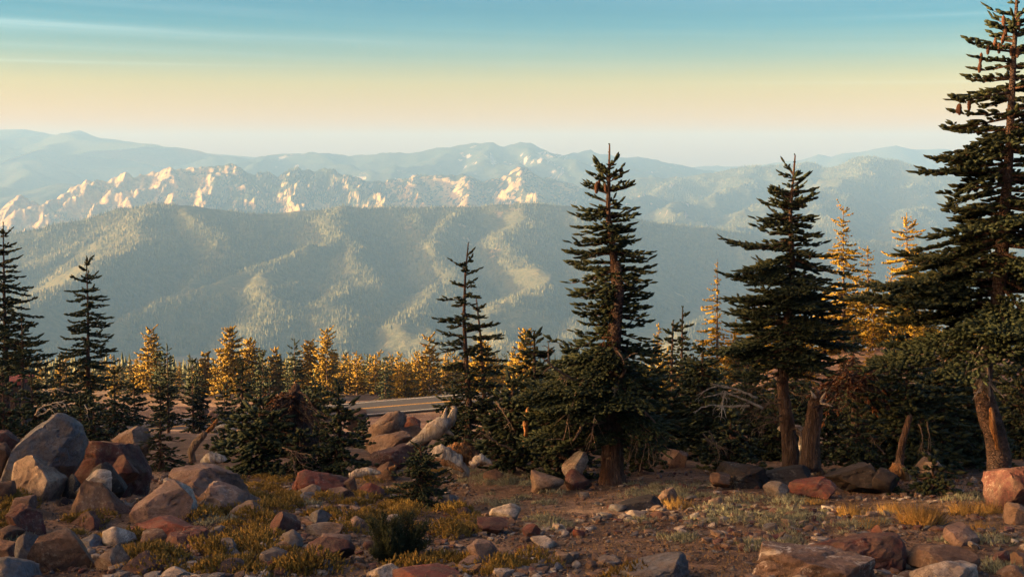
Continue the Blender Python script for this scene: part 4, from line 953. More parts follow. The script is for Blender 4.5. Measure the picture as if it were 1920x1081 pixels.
# forest of repeated small firs behind the road
protos = []
for k in range(6):
    h = 6.0; w = [1.1, 1.4, 0.9, 1.6, 1.2, 1.0][k]; rng = np.random.default_rng(700 + k)
    root = thing('forest_fir_tree', 'fir in the forest', 'fir tree', (0, 0, -2000)); to, Q, _ = trunk_obj([(0, 0, -.3), (.05, 0, 3), (0, 0, h)], 0.14, 0.03, BARKP, root, 700 + k, sides=6)
    g = fir_crown(h, [(0.04, w, w), (0.3, w, w), (0.6, w * .7, w * .7), (0.95, .2, .2)], rng, 0.3, 0.5, 0.13, FM_LO, Q, 0.55, 5, 0.06, wood=False)
    link('crown', g.mesh('crown', [FIRSUN if k % 3 else FIR, BARK]), root); protos.append(root)
rng = np.random.default_rng(44); cnt = 0; used = set()
def place_words(px, d, k, hgt):
    col_ = ('golden' if k % 3 else 'green') if d > 88 else 'dark'
    z = [(110, 'at the left edge behind the dark firs'), (200, 'behind the tiered dark fir'), (290, 'around the foot of the narrow golden fir'), (400, 'behind the dark slim firs left of the road bend'), (500, 'below the big round topped golden fir'), (600, 'between the dark fir and the knotty pine'),
         (690, 'above the left end of the road stretch'), (740, 'above the middle of the road stretch'), (800, 'above the right end of the road stretch'), (870, 'just left of the slim spindly fir'), (1010, 'between the slim fir and the tallest fir'), (1180, 'behind the tallest fir'), (1340, 'behind the two young firs'), (1500, 'behind the broad thin tipped fir'), (1640, 'at the foot of the tallest golden fir'), (9999, 'behind the large bushy fir on the right')]
    w = next(b_ for a, b_ in z if px < a)
    dep = ('front row' if d < 200 else ('middle row' if d < 240 else 'back row')) if d > 150 else ('nearer row' if d < 110 else 'farther row')
    return f'{"tall" if hgt > 4.6 or (d < 150 and hgt > 2.8) else "short"} {col_} fir, {dep}, {w}'
def forest(n, pxr, dr, hr, lab, grp):
    global cnt
    for _ in range(n):
        px = rng.uniform(*pxr); d = rng.uniform(*dr)
        P = at(px, d)
        dd, _z = road_near(np.array([P.x]), np.array([P.y]))
        if dd[0] < 7: continue
        k = int(rng.integers(0, 6)); o = protos[k]
        if k in used: o = copy_tree(o)
        used.add(k); s_ = rng.uniform(*hr) / 6.0
        o.location = P; o.scale = (s_ * rng.uniform(.85, 1.2),) * 2 + (s_,); o.rotation_euler = (0, 0, rng.uniform(0, 6.28)); o['label'] = place_words(px, d, k, s_ * 6.0); o['group'] = grp; cnt += 1
forest(135, (600, 1000), (176, 290), (4.2, 6.8), 'slender fir in the sunlit forest edge behind the road', 'sunlit firs behind the road')
forest(70, (200, 600), (172, 270), (3.0, 5.4), 'small fir in the sunlit forest left of the road bend', 'sunlit firs left of the road bend')
forest(26, (0, 200), (150, 260), (3.0, 6.0), 'small fir in the forest behind the left dark trees', 'firs behind the left trees')
forest(44, (1240, 1880), (52, 86), (1.8, 3.2), '', 'dark firs below the right crest')
forest(56, (1180, 1850), (88, 140), (2.2, 4.4), 'low golden fir on the crest behind the right hand trees', 'low golden firs on the right crest')
print('forest', cnt)
def minifir(seed):
    r_ = np.random.default_rng(seed); v = []; f = []
    for k in range(5):
        z = 0.08 + 0.17 * k; r0 = 0.17 * (1 - 0.17 * k); n = 7; b_ = len(v); ph = r_.uniform(0, 6)
        for q in range(n): a = ph + 2 * math.pi * q / n; rr_ = r0 * (1 if q % 2 else .55) * r_.uniform(.8, 1.2); v.append((rr_ * math.cos(a), rr_ * math.sin(a), z))
        v.append((0, 0, z + 0.3 if k < 4 else 1.0)); f += [(b_ + q, b_ + (q + 1) % n, b_ + n) for q in range(n)]
    return np.array(v), np.array(f)
n = 4000; y = np.exp(rng.uniform(math.log(290), math.log(1000), n)); x = y * rng.uniform(-0.45, 0.45, n); ok = fbm(x / 60, y / 60, 4, 78) > -0.3; x = x[ok]; y = y[ok]; z = G(x, y)
mf = [minifir(i) for i in range(4)]; g = Geo()
for k in range(4):
    s_ = slice(k, None, 4); P = np.stack([x[s_], y[s_], z[s_] - .3], -1); h = rng.uniform(4.5, 8.5, len(P)); a = rng.uniform(0, 6.28, len(P)); fv, ff = mf[k]
    c, s2 = np.cos(a)[:, None], np.sin(a)[:, None]; w = h[:, None] * 0.95
    V = np.stack([(fv[:, 0] * c - fv[:, 1] * s2) * w, (fv[:, 0] * s2 + fv[:, 1] * c) * w, fv[:, 2] * h[:, None]], -1) + P[:, None]
    g.add(V.reshape(-1, 3), (ff[None] + (np.arange(len(P)) * len(fv))[:, None, None]).reshape(-1, 3))
tag(link('slope_forest', g.mesh('slope_forest', [FARTREE], False)), 'mass of slender conifers on the slope below the road', kind='stuff')
print('TIME forests', time.time() - T0)

# ------------------------------------------------------------------ rocks
def rock_mesh(seed, sub, cuts, rough=0.05):
    rng = np.random.default_rng(seed)
    bm = bmesh.new(); bmesh.ops.create_icosphere(bm, subdivisions=sub, radius=1.0)
    v = np.array([q.co[:] for q in bm.verts]); f = np.array([[q.index for q in p.verts] for p in bm.faces]); bm.free()
    for k in range(cuts):
        n = rng.normal(0, 1, 3); n /= np.linalg.norm(n); h = rng.uniform(0.46, 0.80)
        d = v @ n; over = d > h; v[over] -= (d[over] - h)[:, None] * n * rng.uniform(0.9, 1.0)
    nrm_ = v / np.linalg.norm(v, axis=1)[:, None]
    o = rng.uniform(0, 100)
    def n3(p, s): return (fbm(p[:, 0] * s + o, p[:, 1] * s + p[:, 2] * s * 0.7, 4, seed) + fbm(p[:, 1] * s + o, p[:, 2] * s - p[:, 0] * s * 0.6, 4, seed + 5)) * 0.5
    v = v + nrm_ * (rough * 1.6 * n3(v, 1.6) + rough * 1.1 * np.abs(n3(v, 4.5)) + rough * 0.45 * n3(v, 13) - (0.05 * (1 - np.clip(np.abs(n3(v, 0.9)) / 0.035, 0, 1)) if sub >= 5 else 0))[:, None]
    lo, hi = v.min(0), v.max(0); v = (v - (lo + hi) / 2) / (hi - lo)
    return v, f
def rock(l, r, t, b, mat, label, d=None, seed=0, cuts=17, sub=5, depth=1.0, sink=0.18, rough=0.075, lean=0.0, name='boulder', group=None, skew=0.0):
    cx = (l + r) / 2
    if d is None: P, d = hit(cx, b)
    w = (r - l) / F * d; zt = float(ray(cx, t)[1]) * d; zb = float(ray(cx, b)[1]) * d; h = zt - zb
    h2 = h * (1 + sink)
    sub = 6 if r - l > 150 else (5 if r - l > 70 else 4)
    v, f = rock_mesh(seed, sub, cuts, rough)
    if skew: v[:, 0] += skew * v[:, 2]; v[:, 0] /= (v[:, 0].max() - v[:, 0].min())
    if lean:
        v[:, 2] += lean * v[:, 0]; v[:, 2] = (v[:, 2] - v[:, 2].min()) / (v[:, 2].max() - v[:, 2].min()) - 0.5
    v = v * [w, w * depth, h2]
    dd = d + w * depth * 0.3
    k = dd / d
    loc = Vector((float(ray(cx, b)[0]) * dd, dd, (zt + (zt - h2)) / 2 * k))
    me = mesh_np(name, v * k, f, [ROCK[mat]], smooth=True)
    # keep the broken edges crisp
    o = link(name, me, loc=loc); me.set_sharp_from_angle(angle=R(32)) if sub >= 3 else None
    return tag(o, label, 'rock', group)
RK = [
 (16, 163, 776, 890, 'grey', 'large angular blue grey boulder on top of the left pile', dict(d=17.3, seed=3, cuts=15, sub=6, skew=.25, rough=.05)),
 (135, 280, 820, 930, 'maroon', 'large dark red boulder behind the blue grey one', dict(d=18.6, seed=14, cuts=16, lean=-.45)),
 (-20, 42, 806, 850, 'maroon', 'dark red boulder at the left edge behind the pile', dict(d=19, seed=15)),
 (-25, 28, 828, 885, 'brown', 'brown boulder cut by the left edge beside the blue grey one', dict(d=17.4, seed=16)),
 (6, 120, 850, 975, 'tan', 'tall tan boulder with a cracked top leaning in the left pile', dict(d=15.4, seed=21, cuts=15, sub=6, skew=.2)),
 (120, 256, 894, 1000, 'brown', 'round rusty brown boulder in the middle of the left pile', dict(d=14.8, seed=22, cuts=18, sub=6, rough=.075)),
 (148, 218, 879, 930, 'pale', 'pale grey rock behind the round rusty boulder', dict(d=15.6, seed=23)),
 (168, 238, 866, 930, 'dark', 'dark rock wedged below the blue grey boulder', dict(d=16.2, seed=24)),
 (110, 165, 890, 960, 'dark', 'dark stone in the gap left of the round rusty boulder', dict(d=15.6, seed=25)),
 (210, 288, 796, 852, 'tan', 'smooth tan boulder at the roadside behind the small fir', dict(d=24, seed=26, rough=.05)),
 (253, 372, 905, 990, 'pink', 'pinkish faceted boulder with grooves in the left pile', dict(d=14.6, seed=27, cuts=14, sub=6, rough=.05)),
 (305, 388, 899, 972, 'pale', 'pale angular boulder right of the pinkish faceted one', dict(d=15.2, seed=28, cuts=15, lean=-.5)),
 (316, 466, 872, 935, 'pink', 'long low grey pink boulder behind the pale angular one', dict(d=16.8, seed=29, cuts=16, lean=-.35, sub=6)),
 (375, 490, 905, 968, 'pink', 'sloping pinkish slab running down to the shrubs', dict(d=15.6, seed=30, lean=-.6)),
 (58, 192, 984, 1100, 'brown', 'big grey brown boulder at the bottom left', dict(d=10.7, seed=31, cuts=17, sub=6, rough=.06)),
 (28, 72, 994, 1060, 'grey', 'narrow grey rock left of the big bottom boulder', dict(d=11.3, seed=32)),
 (-30, 94, 1036, 1110, 'grey', 'grey slab in the bottom left corner', dict(d=10.1, seed=33, lean=-.3)),
 (182, 250, 1019, 1090, 'tan', 'tan rock right of the big bottom boulder', dict(d=10.6, seed=34)),
 (192, 256, 985, 1032, 'pale', 'pale wedge stone below the round rusty boulder', dict(d=12.7, seed=35, lean=-.3)),
 (256, 316, 995, 1036, 'brown', 'small brown wedge left of the dark maroon block', dict(d=12.7, seed=36, cuts=14)),
 (240, 388, 965, 1016, 'red', 'flat rusty slab under the pinkish faceted boulder', dict(d=13.3, seed=37, lean=-.3)),
 (308, 402, 994, 1062, 'maroon', 'dark maroon block at the right foot of the pile', dict(d=12.2, seed=38, cuts=14)),
 (340, 392, 982, 1006, 'red', 'small reddish slab behind the dark maroon block', dict(d=12.8, seed=39)),
 (12, 92, 946, 1010, 'maroon', 'deep red rock in the shade below the tall tan boulder', dict(d=13.6, seed=40)),
 (-12, 45, 985, 1010, 'brown', 'small brown stone at the left edge', dict(d=13.3, seed=41)),
 (392, 424, 984, 1012, 'grey', 'small grey stone among shrubs right of the pile', dict(seed=42)),
 (398, 446, 1010, 1042, 'grey', 'dark grey stone beside the yellow shrubs', dict(seed=43)),
 (300, 366, 1058, 1092, 'pale', 'pale grey rock at the bottom between yellow shrubs', dict(seed=301, d=10.3)),
 (446, 496, 1030, 1060, 'dark', 'flat dark stone below the shrubs', dict(seed=45)),
 (372, 398, 934, 958, 'grey', 'little grey stone behind the silver plants', dict(seed=46)),
 (236, 306, 1036, 1100, 'rose', 'rough reddish boulder at the bottom left of the yellow shrubs', dict(d=10.5, seed=141)),
 (-10, 60, 1010, 1050, 'rose', 'dark reddish rock above the grey corner slab', dict(d=11.6, seed=142)),
 (150, 200, 1056, 1100, 'dark', 'dark stone in the gap at the bottom left', dict(d=10.9, seed=143)),
 (400, 470, 1048, 1092, 'rose', 'reddish stone at the bottom among yellow shrubs', dict(d=10.5, seed=144)),
 (325, 400, 1042, 1080, 'grey', 'grey stone in front of the dark maroon block', dict(d=11.2, seed=145)),
 (20, 70, 930, 968, 'rose', 'reddish stone at the left foot of the tall tan boulder', dict(d=14.6, seed=146)),
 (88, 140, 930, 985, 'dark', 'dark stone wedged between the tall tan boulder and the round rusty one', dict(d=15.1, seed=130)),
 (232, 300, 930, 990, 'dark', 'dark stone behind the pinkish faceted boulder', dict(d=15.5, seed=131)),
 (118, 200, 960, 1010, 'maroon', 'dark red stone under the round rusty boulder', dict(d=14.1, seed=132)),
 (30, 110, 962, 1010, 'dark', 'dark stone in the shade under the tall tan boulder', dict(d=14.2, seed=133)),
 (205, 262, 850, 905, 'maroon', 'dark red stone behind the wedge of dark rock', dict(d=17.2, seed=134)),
 (370, 440, 915, 965, 'brown', 'brown stone under the long low grey pink boulder', dict(d=15.9, seed=135)),
 (252, 330, 1020, 1060, 'brown', 'brown stone in front of the flat rusty slab', dict(d=11.9, seed=136)),
 (-20, 30, 900, 960, 'brown', 'brown rock at the left edge below the tall tan boulder', dict(d=15.0, seed=137)),
 (150, 200, 1000, 1040, 'grey', 'small grey stone above the tan rock at the bottom left', dict(d=12.6, seed=138)),
 (395, 445, 925, 950, 'tan', 'tan stone at the right end of the long low boulder', dict(d=15.7, seed=139)),
 (430, 500, 940, 975, 'tan', 'pale tan slab end among the silver plants', dict(d=15.0, seed=140)),
 (543, 658, 875, 930, 'red', 'rounded rust red boulder with a shadowed hollow', dict(seed=50, cuts=18, sub=6, rough=.06)),
 (548, 602, 909, 934, 'tan', 'tan stone in front of the rust red boulder', dict(seed=51)),
 (612, 668, 910, 934, 'pink', 'pinkish stone right in front of the rust red boulder', dict(seed=52)),
 (640, 674, 892, 926, 'brown', 'brown stone at the right end of the rust red boulder', dict(seed=53)),
 (664, 722, 906, 932, 'red', 'small red block right of the rust red boulder', dict(seed=54)),
 (562, 602, 922, 942, 'grey', 'small purple grey stone below the tan one', dict(seed=55)),
 (680, 764, 768, 836, 'tan', 'large leaning tan boulder below the road', dict(d=27, seed=63, cuts=14, sub=5, lean=.35, skew=.2, rough=.05)),
 (688, 784, 806, 856, 'tan', 'sloping tan slab below the leaning boulder', dict(d=25, seed=57, cuts=14, lean=.5)),
 (690, 782, 836, 872, 'maroon', 'purple brown flat rock below the tan slab', dict(d=23.5, seed=58)),
 (746, 812, 796, 840, 'brown', 'brown rock behind the bleached stump', dict(d=27, seed=59)),
 (755, 790, 780, 804, 'red', 'small red rock right of the leaning boulder', dict(d=29, seed=60)),
 (650, 690, 768, 800, 'brown', 'brown rock at the roadside left of the leaning boulder', dict(d=31, seed=61)),
 (702, 744, 864, 902, 'brown', 'rusty rock left of the rotten log', dict(seed=62)),
 (498, 562, 958, 1006, 'maroon', 'dark red brown cube shaped rock among shrubs', dict(seed=64, cuts=13)),
 (578, 622, 952, 988, 'grey', 'grey block stone left of the dark pine shrub', dict(seed=65, cuts=13)),
 (572, 644, 982, 1008, 'tan', 'flat tan stone left of the dark pine shrub', dict(seed=66)),
 (508, 562, 1010, 1048, 'brown', 'grey brown rounded stone at lower left of the shrubs', dict(seed=67)),
 (520, 570, 994, 1030, 'grey', 'grey rounded stone behind the grey brown one', dict(seed=68)),
 (488, 542, 1027, 1066, 'grey', 'blue grey smooth stone below the grey brown one', dict(seed=69)),
 (570, 668, 1008, 1056, 'maroon', 'wide red brown rock left of the pine shrub foot', dict(seed=70)),
 (596, 660, 1000, 1018, 'pink', 'thin pink slab above the wide red brown rock', dict(seed=71)),
 (555, 582, 1036, 1056, 'dark', 'small dark stone left of the wide red brown rock', dict(seed=72)),
 (656, 694, 966, 1000, 'pink', 'pink stone half hidden by the pine shrub', dict(seed=73)),
 (712, 752, 964, 984, 'pale', 'pale stone above the pine shrub', dict(seed=74)),
 (820, 858, 924, 957, 'grey', 'lilac grey pointed stone right of the small fir', dict(seed=75, cuts=14)),
 (916, 978, 944, 972, 'pale', 'white stone on the dirt right of the small fir', dict(seed=76)),
 (893, 954, 972, 1002, 'maroon', 'dark red wedge stone on the dirt', dict(seed=77, cuts=14)),
 (874, 942, 1012, 1060, 'pink', 'long grey pink stone near the bottom middle', dict(seed=78, lean=-.5)),
 (856, 924, 1038, 1066, 'pink', 'low pink stone in front of the long grey pink one', dict(seed=79)),
 (686, 752, 1057, 1092, 'pale', 'pale grey stone at the bottom left of the red slab', dict(seed=302, d=10.3)),
 (722, 868, 1059, 1110, 'red', 'broad red slab cut by the bottom edge', dict(seed=303, d=10.2, rough=.05)),
 (850, 884, 950, 968, 'brown', 'small brown stone right of the lilac grey one', dict(seed=82)),
 (994, 1058, 880, 922, 'tan', 'tan boulder at the foot of the low spreading fir', dict(d=19.3, seed=83, cuts=16)),
 (1052, 1104, 846, 892, 'pale', 'pale leaning rock left of the tallest trunk', dict(d=20.4, seed=84, cuts=12, lean=.4)),
 (1058, 1112, 880, 918, 'maroon', 'dark red rock beside the tallest trunk', dict(d=19.6, seed=85)),
 (1234, 1274, 914, 946, 'tan', 'upright tan block on the dirt right of the tallest fir', dict(seed=86, cuts=13)),
 (1156, 1246, 934, 956, 'dark', 'long flat dark rock beside the upright tan block', dict(seed=87)),
 (1073, 1098, 991, 1010, 'red', 'small orange red stone on the dirt', dict(seed=88, cuts=13)),
 (978, 1014, 982, 1012, 'maroon', 'dark purple stone on the dirt', dict(seed=89, cuts=13)),
 (1172, 1214, 957, 972, 'pale', 'flat white stone on the bare dirt', dict(seed=90)),
 (1034, 1062, 980, 996, 'pale', 'small pale stone beside silver plants on the dirt', dict(seed=91)),
 (994, 1046, 1007, 1026, 'pale', 'thin pale slab on the dirt', dict(seed=92, lean=-.3)),
 (1160, 1300, 1040, 1110, 'grey', 'grey brown slab at the bottom centre right', dict(seed=304, d=10.4, cuts=14, lean=.3)),
 (1170, 1196, 1039, 1062, 'brown', 'small pointed stone above the grey brown slab', dict(seed=94)),
 (1040, 1076, 1034, 1056, 'tan', 'small tan stone near the bottom middle', dict(seed=95)),
 (1120, 1168, 1042, 1062, 'grey', 'small grey stone left of the grey brown slab', dict(seed=96)),
 (1326, 1354, 931, 948, 'tan', 'small tan stone right of the upright block', dict(seed=97)),
 (1476, 1574, 900, 936, 'red', 'low brick red boulder below the bare lower trunk', dict(seed=98, cuts=16)),
 (1431, 1480, 902, 930, 'grey', 'small blue grey stone left of the brick red boulder', dict(seed=99)),
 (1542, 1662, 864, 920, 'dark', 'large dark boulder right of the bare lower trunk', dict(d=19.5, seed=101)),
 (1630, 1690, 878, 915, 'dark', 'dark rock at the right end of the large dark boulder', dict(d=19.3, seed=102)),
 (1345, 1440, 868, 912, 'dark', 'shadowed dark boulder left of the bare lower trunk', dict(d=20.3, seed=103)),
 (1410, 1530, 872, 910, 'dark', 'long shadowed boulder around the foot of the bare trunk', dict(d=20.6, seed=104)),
 (1330, 1372, 884, 910, 'brown', 'dark brown stone left of the shadowed boulder', dict(d=20, seed=105)),
 (1840, 1960, 868, 960, 'maroon', 'big reddish brown boulder in front of the weathered trunk', dict(d=16.6, seed=106, sub=6)),
 (1884, 1932, 944, 984, 'tan', 'tan wedge stone at the right edge', dict(seed=107, cuts=13)),
 (1768, 1838, 986, 1022, 'pink', 'pinkish rock with a dark right side on the right dirt', dict(seed=108, cuts=14)),
 (1380, 1640, 1020, 1130, 'veined', 'big brown slab with white veins at the bottom right', dict(d=10.0, seed=109, sub=6, cuts=15, depth=.7)),
 (1498, 1692, 993, 1110, 'maroon', 'rugged dark red boulder behind the white veined slab', dict(d=10.9, seed=110, sub=6, rough=.09, lean=.25)),
 (1628, 1668, 984, 1030, 'red', 'orange red pointed rock on top of the rugged boulder', dict(d=11.4, seed=111, cuts=13)),
 (1696, 1842, 1046, 1120, 'pale', 'white slab at the bottom right', dict(d=9.9, seed=112, sub=6, cuts=15)),
 (1700, 1830, 1024, 1080, 'brown', 'reddish brown rock behind the white slab', dict(d=10.7, seed=113)),
 (1856, 1900, 1030, 1064, 'maroon', 'dark red rock near the bottom right corner', dict(d=11.3, seed=114)),
 (1894, 1950, 1034, 1080, 'tan', 'orange tan rock in the bottom right corner', dict(d=11, seed=115)),
 (1870, 1930, 1062, 1100, 'brown', 'brown rock under the orange tan one', dict(d=10.6, seed=116)),
 (1708, 1768, 852, 890, 'tan', 'tan slab leaning behind the low dark fir mat', dict(d=20.5, seed=117, cuts=12, lean=.4)),
 (1632, 1674, 646, 680, 'pink', 'rounded pink boulder on the skyline between golden trees', dict(d=88, seed=118)),
 (1666, 1694, 643, 664, 'pale', 'pale boulder right of the pink one on the skyline', dict(d=92, seed=119)),
 (1426, 1474, 808, 850, 'pink', 'pinkish boulder seen left of the bare lower trunk', dict(d=30, seed=120)),
 (1228, 1290, 838, 870, 'pink', 'pinkish rock behind the hanging dead twigs', dict(d=24, seed=121)),
 (372, 400, 764, 786, 'brown', 'stone heap at the far side of the road bend', dict(d=104, seed=122)),
 (386, 412, 768, 790, 'pink', 'pinkish stone beside the road bend', dict(d=103, seed=123)),
 (905, 945, 880, 902, 'brown', 'brown rock left of the tan boulder under the firs', dict(seed=124)),
]
for (l, r, t, b, mt, lab, ex) in RK:
    rock(l, r, t, b, mt, lab, **ex)
# smaller stones: meshes shared, labels by colour and place
smesh = {}
def smesh_get(k, mt):
    if (k, mt) not in smesh:
        v, f = rock_mesh(900 + k, 3, 9, 0.08); me = mesh_np('stone', v, f, [ROCK[mt]]); smesh[(k, mt)] = me
    return smesh[(k, mt)]
cname = {'grey': 'grey', 'tan': 'tan', 'brown': 'brown', 'red': 'rust red', 'maroon': 'dark red', 'pink': 'pinkish', 'pale': 'pale', 'dark': 'dark'}
rng = np.random.default_rng(9)
ns = 0
for _ in range(1200):
    if ns >= 190: break
    px = rng.uniform(-10, 1930); row = rng.uniform(915, 1081)
    if px > 500 and rng.random() < 0.15: row = rng.uniform(880, 915)
    if px < 360 and row < 1040: continue
    P, d = hit(px, row)
    if fbm(P.x * .6, P.y * .6, 2, 3) < -0.18: continue
    mt = str(rng.choice(['grey', 'tan', 'brown', 'red', 'maroon', 'pink', 'pale', 'dark'], p=[.17, .14, .17, .07, .10, .14, .16, .05]))
    s_ = rng.choice([0.07, 0.10, 0.15, 0.22], p=[.3, .38, .24, .08]) * rng.uniform(.8, 1.2)
    o = link('stone', smesh_get(int(rng.integers(0, 8)), mt)); o.scale = (s_, s_ * rng.uniform(.7, 1.1), s_ * rng.uniform(.35, .75)); o.location = P + Vector((0, 0, s_ * 0.12)); o.rotation_euler = (rng.uniform(-.3, .3), rng.uniform(-.3, .3), rng.uniform(0, 6.28))
    zone = next(b_ for a_, b_ in [(360, 'below the left boulder pile'), (560, 'right of the left boulder pile'), (700, 'left of the dark pine shrub'), (860, 'around the dark pine shrub'), (1010, 'right of the small layered fir'), (1160, 'in front of the tallest fir'), (1300, 'below the upright tan block'),
        (1450, 'in front of the bare lower trunk'), (1600, 'above the white veined slab'), (1750, 'around the rugged dark red boulder'), (9999, 'near the right edge')] if px < a_)
    zone = ('on the far dirt ' if row < 965 else ('' if row < 1030 else 'low down ')) + zone
    szw = 'tiny' if s_ < .085 else ('small' if s_ < .15 else 'middling')
    tag(o, f'{szw} {cname[mt]} stone {zone}', 'rock', f'{szw} {cname[mt]} stones {zone}'); ns += 1
# roadside and forest edge stones in the middle distance
for k in range(26):
    px = rng.choice([rng.uniform(370, 420), rng.uniform(690, 1000), rng.uniform(1300, 1850)]); d = rng.uniform(24, 40) if px > 420 else rng.uniform(98, 108)
    P = at(px, d); s_ = rng.uniform(.25, .6) * (1 if d < 60 else 2); mt = str(rng.choice(['grey', 'tan', 'brown', 'pink'])); o = link('stone', smesh_get(int(rng.integers(0, 8)), mt)); o.scale = (s_, s_, s_ * .6); o.location = P + Vector((0, 0, .1 * s_)); o.rotation_euler = (0, 0, rng.uniform(0, 6))
    tag(o, f'{cname[mt]} stone lying between the firs', 'rock', f'{cname[mt]} stones between the firs')
print('TIME rocks', time.time() - T0)

# ------------------------------------------------------------------ dead wood
def log_thing(name, label, cat, parts, d, px, row, seed=0):
    a, b_ = ray(px, row); P = Vector((float(a) * d, d, float(b_) * d)); root = thing(name, label, cat, P); r_ = np.random.default_rng(seed)
    for (nm, pts, rads, mat, rough) in parts:
        g = Geo(); Q = np.array([lp(P, d, x_, y_, z_) for x_, y_, z_ in pts]); n = 16; t = np.linspace(0, 1, n); cum = np.linspace(0, 1, len(Q))
        Q2 = np.stack([np.interp(t, cum, Q[:, i]) for i in range(3)], -1); Q2[1:-1] = (Q2[:-2] + Q2[1:-1] * 2 + Q2[2:]) / 4
        g.tube(Q2, np.interp(t, np.linspace(0, 1, len(rads)), rads), 11, 0, rough, r_); link(nm, g.mesh(nm, [mat]), root)
    return root, P
log_thing('bleached_stump', 'bleached white split stump with two upright prongs in the middle distance', 'tree stump',
   [('trunk', [(752, 842, 0), (785, 824, 0), (815, 805, 0), (832, 792, 0)], [.03, .09, .19, .16], BLEACH, .12), ('prong', [(822, 806, 0), (832, 785, 0), (837, 764, 0)], [.14, .07, .015], BLEACH, .12), ('prong', [(832, 800, .1), (846, 788, .1), (852, 765, .1), (846, 762, .1)], [.13, .10, .06, .015], BLEACH, .12), ('root', [(815, 812, 0), (835, 806, 0), (850, 815, 0)], [.08, .06, .02], BLEACH, .15)], 24, 815, 820, 1)
log_thing('rotten_log', 'rotten orange log broken open below the bleached stump', 'fallen log',
   [('trunk', [(808, 850, 0), (830, 850, 0), (850, 866, 0), (872, 886, 0)], [.10, .16, .17, .10], BLEACH, .2), ('rotten_core', [(835, 846, .2), (862, 846, .2), (885, 858, .2), (905, 868, .2)], [.08, .17, .15, .05], ROT, .35), ('splinter', [(850, 842, -.1), (858, 832, -.1), (864, 842, -.1)], [.05, .04, .02], ROT, .3), ('splinter', [(884, 872, -.2), (900, 858, -.2), (920, 868, -.2)], [.06, .08, .03], BLEACH, .3), ('splinter', [(812, 862, -.3), (840, 868, -.3), (868, 882, -.3)], [.05, .05, .03], ROT, .3)], 20.5, 850, 868, 2)
log_thing('driftwood', 'pale broken wood lying left of the rotten log', 'fallen log', [('trunk', [(655, 892, 0), (672, 886, 0), (690, 882, 0), (712, 886, 0)], [.05, .07, .06, .03], BLEACH, .25), ('splinter', [(730, 880, 0), (742, 874, 0)], [.05, .03], ROT, .3)], 19.5, 680, 890, 3)
log_thing('curved_log', 'pale curved dead trunk beyond the left fir beside the road', 'fallen log', [('trunk', [(362, 866, 0), (358, 846, 0), (366, 832, 0), (384, 812, 0)], [.06, .06, .07, .05], TWIG, .1), ('trunk_end', [(378, 868, 0), (395, 858, 0), (420, 860, 0)], [.05, .12, .06], BLEACH, .2)], 21, 370, 868, 4)
log_thing('leaning_branch', 'broken orange and white branch sticking up left of the root tangle', 'dead branch', [('trunk', [(384, 812, 0), (396, 802, 0), (408, 786, 0)], [.03, .05, .03], ROT, .2), ('trunk', [(404, 802, 0), (420, 798, 0), (441, 806, 0)], [.03, .05, .03], BLEACH, .2)], 25, 400, 815, 5)
log_thing('bleached_dead_tree', 'crooked white dead trunk between the two bare trunks', 'dead trunk', [('trunk', [(1504, 868, 0), (1499, 850, 0), (1500, 838, 0), (1506, 822, 0), (1501, 806, 0), (1488, 800, 0), (1462, 803, 0)], [.05, .07, .07, .06, .09, .06, .05], BLEACH, .18), ('root', [(1506, 862, -.3), (1518, 868, -.3), (1528, 884, -.3)], [.04, .06, .04], BLEACH, .2), ('root', [(1530, 870, -.3), (1540, 884, -.3), (1538, 900, -.3)], [.03, .05, .02], TWIG, .2)], 22.5, 1504, 870, 6)
r_, P = log_thing('broken_stump', 'tall dark broken stump with a splintered pale top beside the bare trunk', 'tree stump', [('trunk', [(1518, 880, 0), (1520, 820, 0), (1528, 770, 0), (1532, 745, 0)], [.19, .16, .14, .12], BARK, .12)], 21.6, 1520, 885, 7)
rng = np.random.default_rng(8)
for k in range(12):
    g = Geo(); a = np.array(lp(P, 21.6, 1530 + rng.uniform(-10, 12), 752 + rng.uniform(-8, 14), -.1)); e = np.array([rng.uniform(-.2, .22), rng.uniform(-.15, .05), rng.uniform(-.05, .24)]); g.tube([a, a + e * .6, a + e], [.03, .022, .006], 5, 0, .2, rng); link('splinter', g.mesh('splinter', [BLEACH if k % 2 else BARKP]), r_)
log_thing('snag_post', 'short pale orange snag post under the firs left of the tallest trunk', 'dead trunk', [('trunk', [(984, 836, 0), (986, 810, 0), (985, 786, 0), (991, 764, 0)], [.05, .04, .05, .03], ROT, .25)], 21.5, 985, 838, 9)
log_thing('leaning_dead_tree', 'leaning bark trunk with an orange wound in the right thicket', 'dead trunk', [('trunk', [(1684, 882, 0), (1688, 850, 0), (1694, 820, 0), (1706, 780, 0)], [.085, .065, .055, .045], BARK, .15), ('rotten_foot', [(1668, 900, -.3), (1684, 880, -.3), (1700, 896, -.3)], [.08, .13, .07], ROT, .3)], 20.5, 1690, 890, 10)
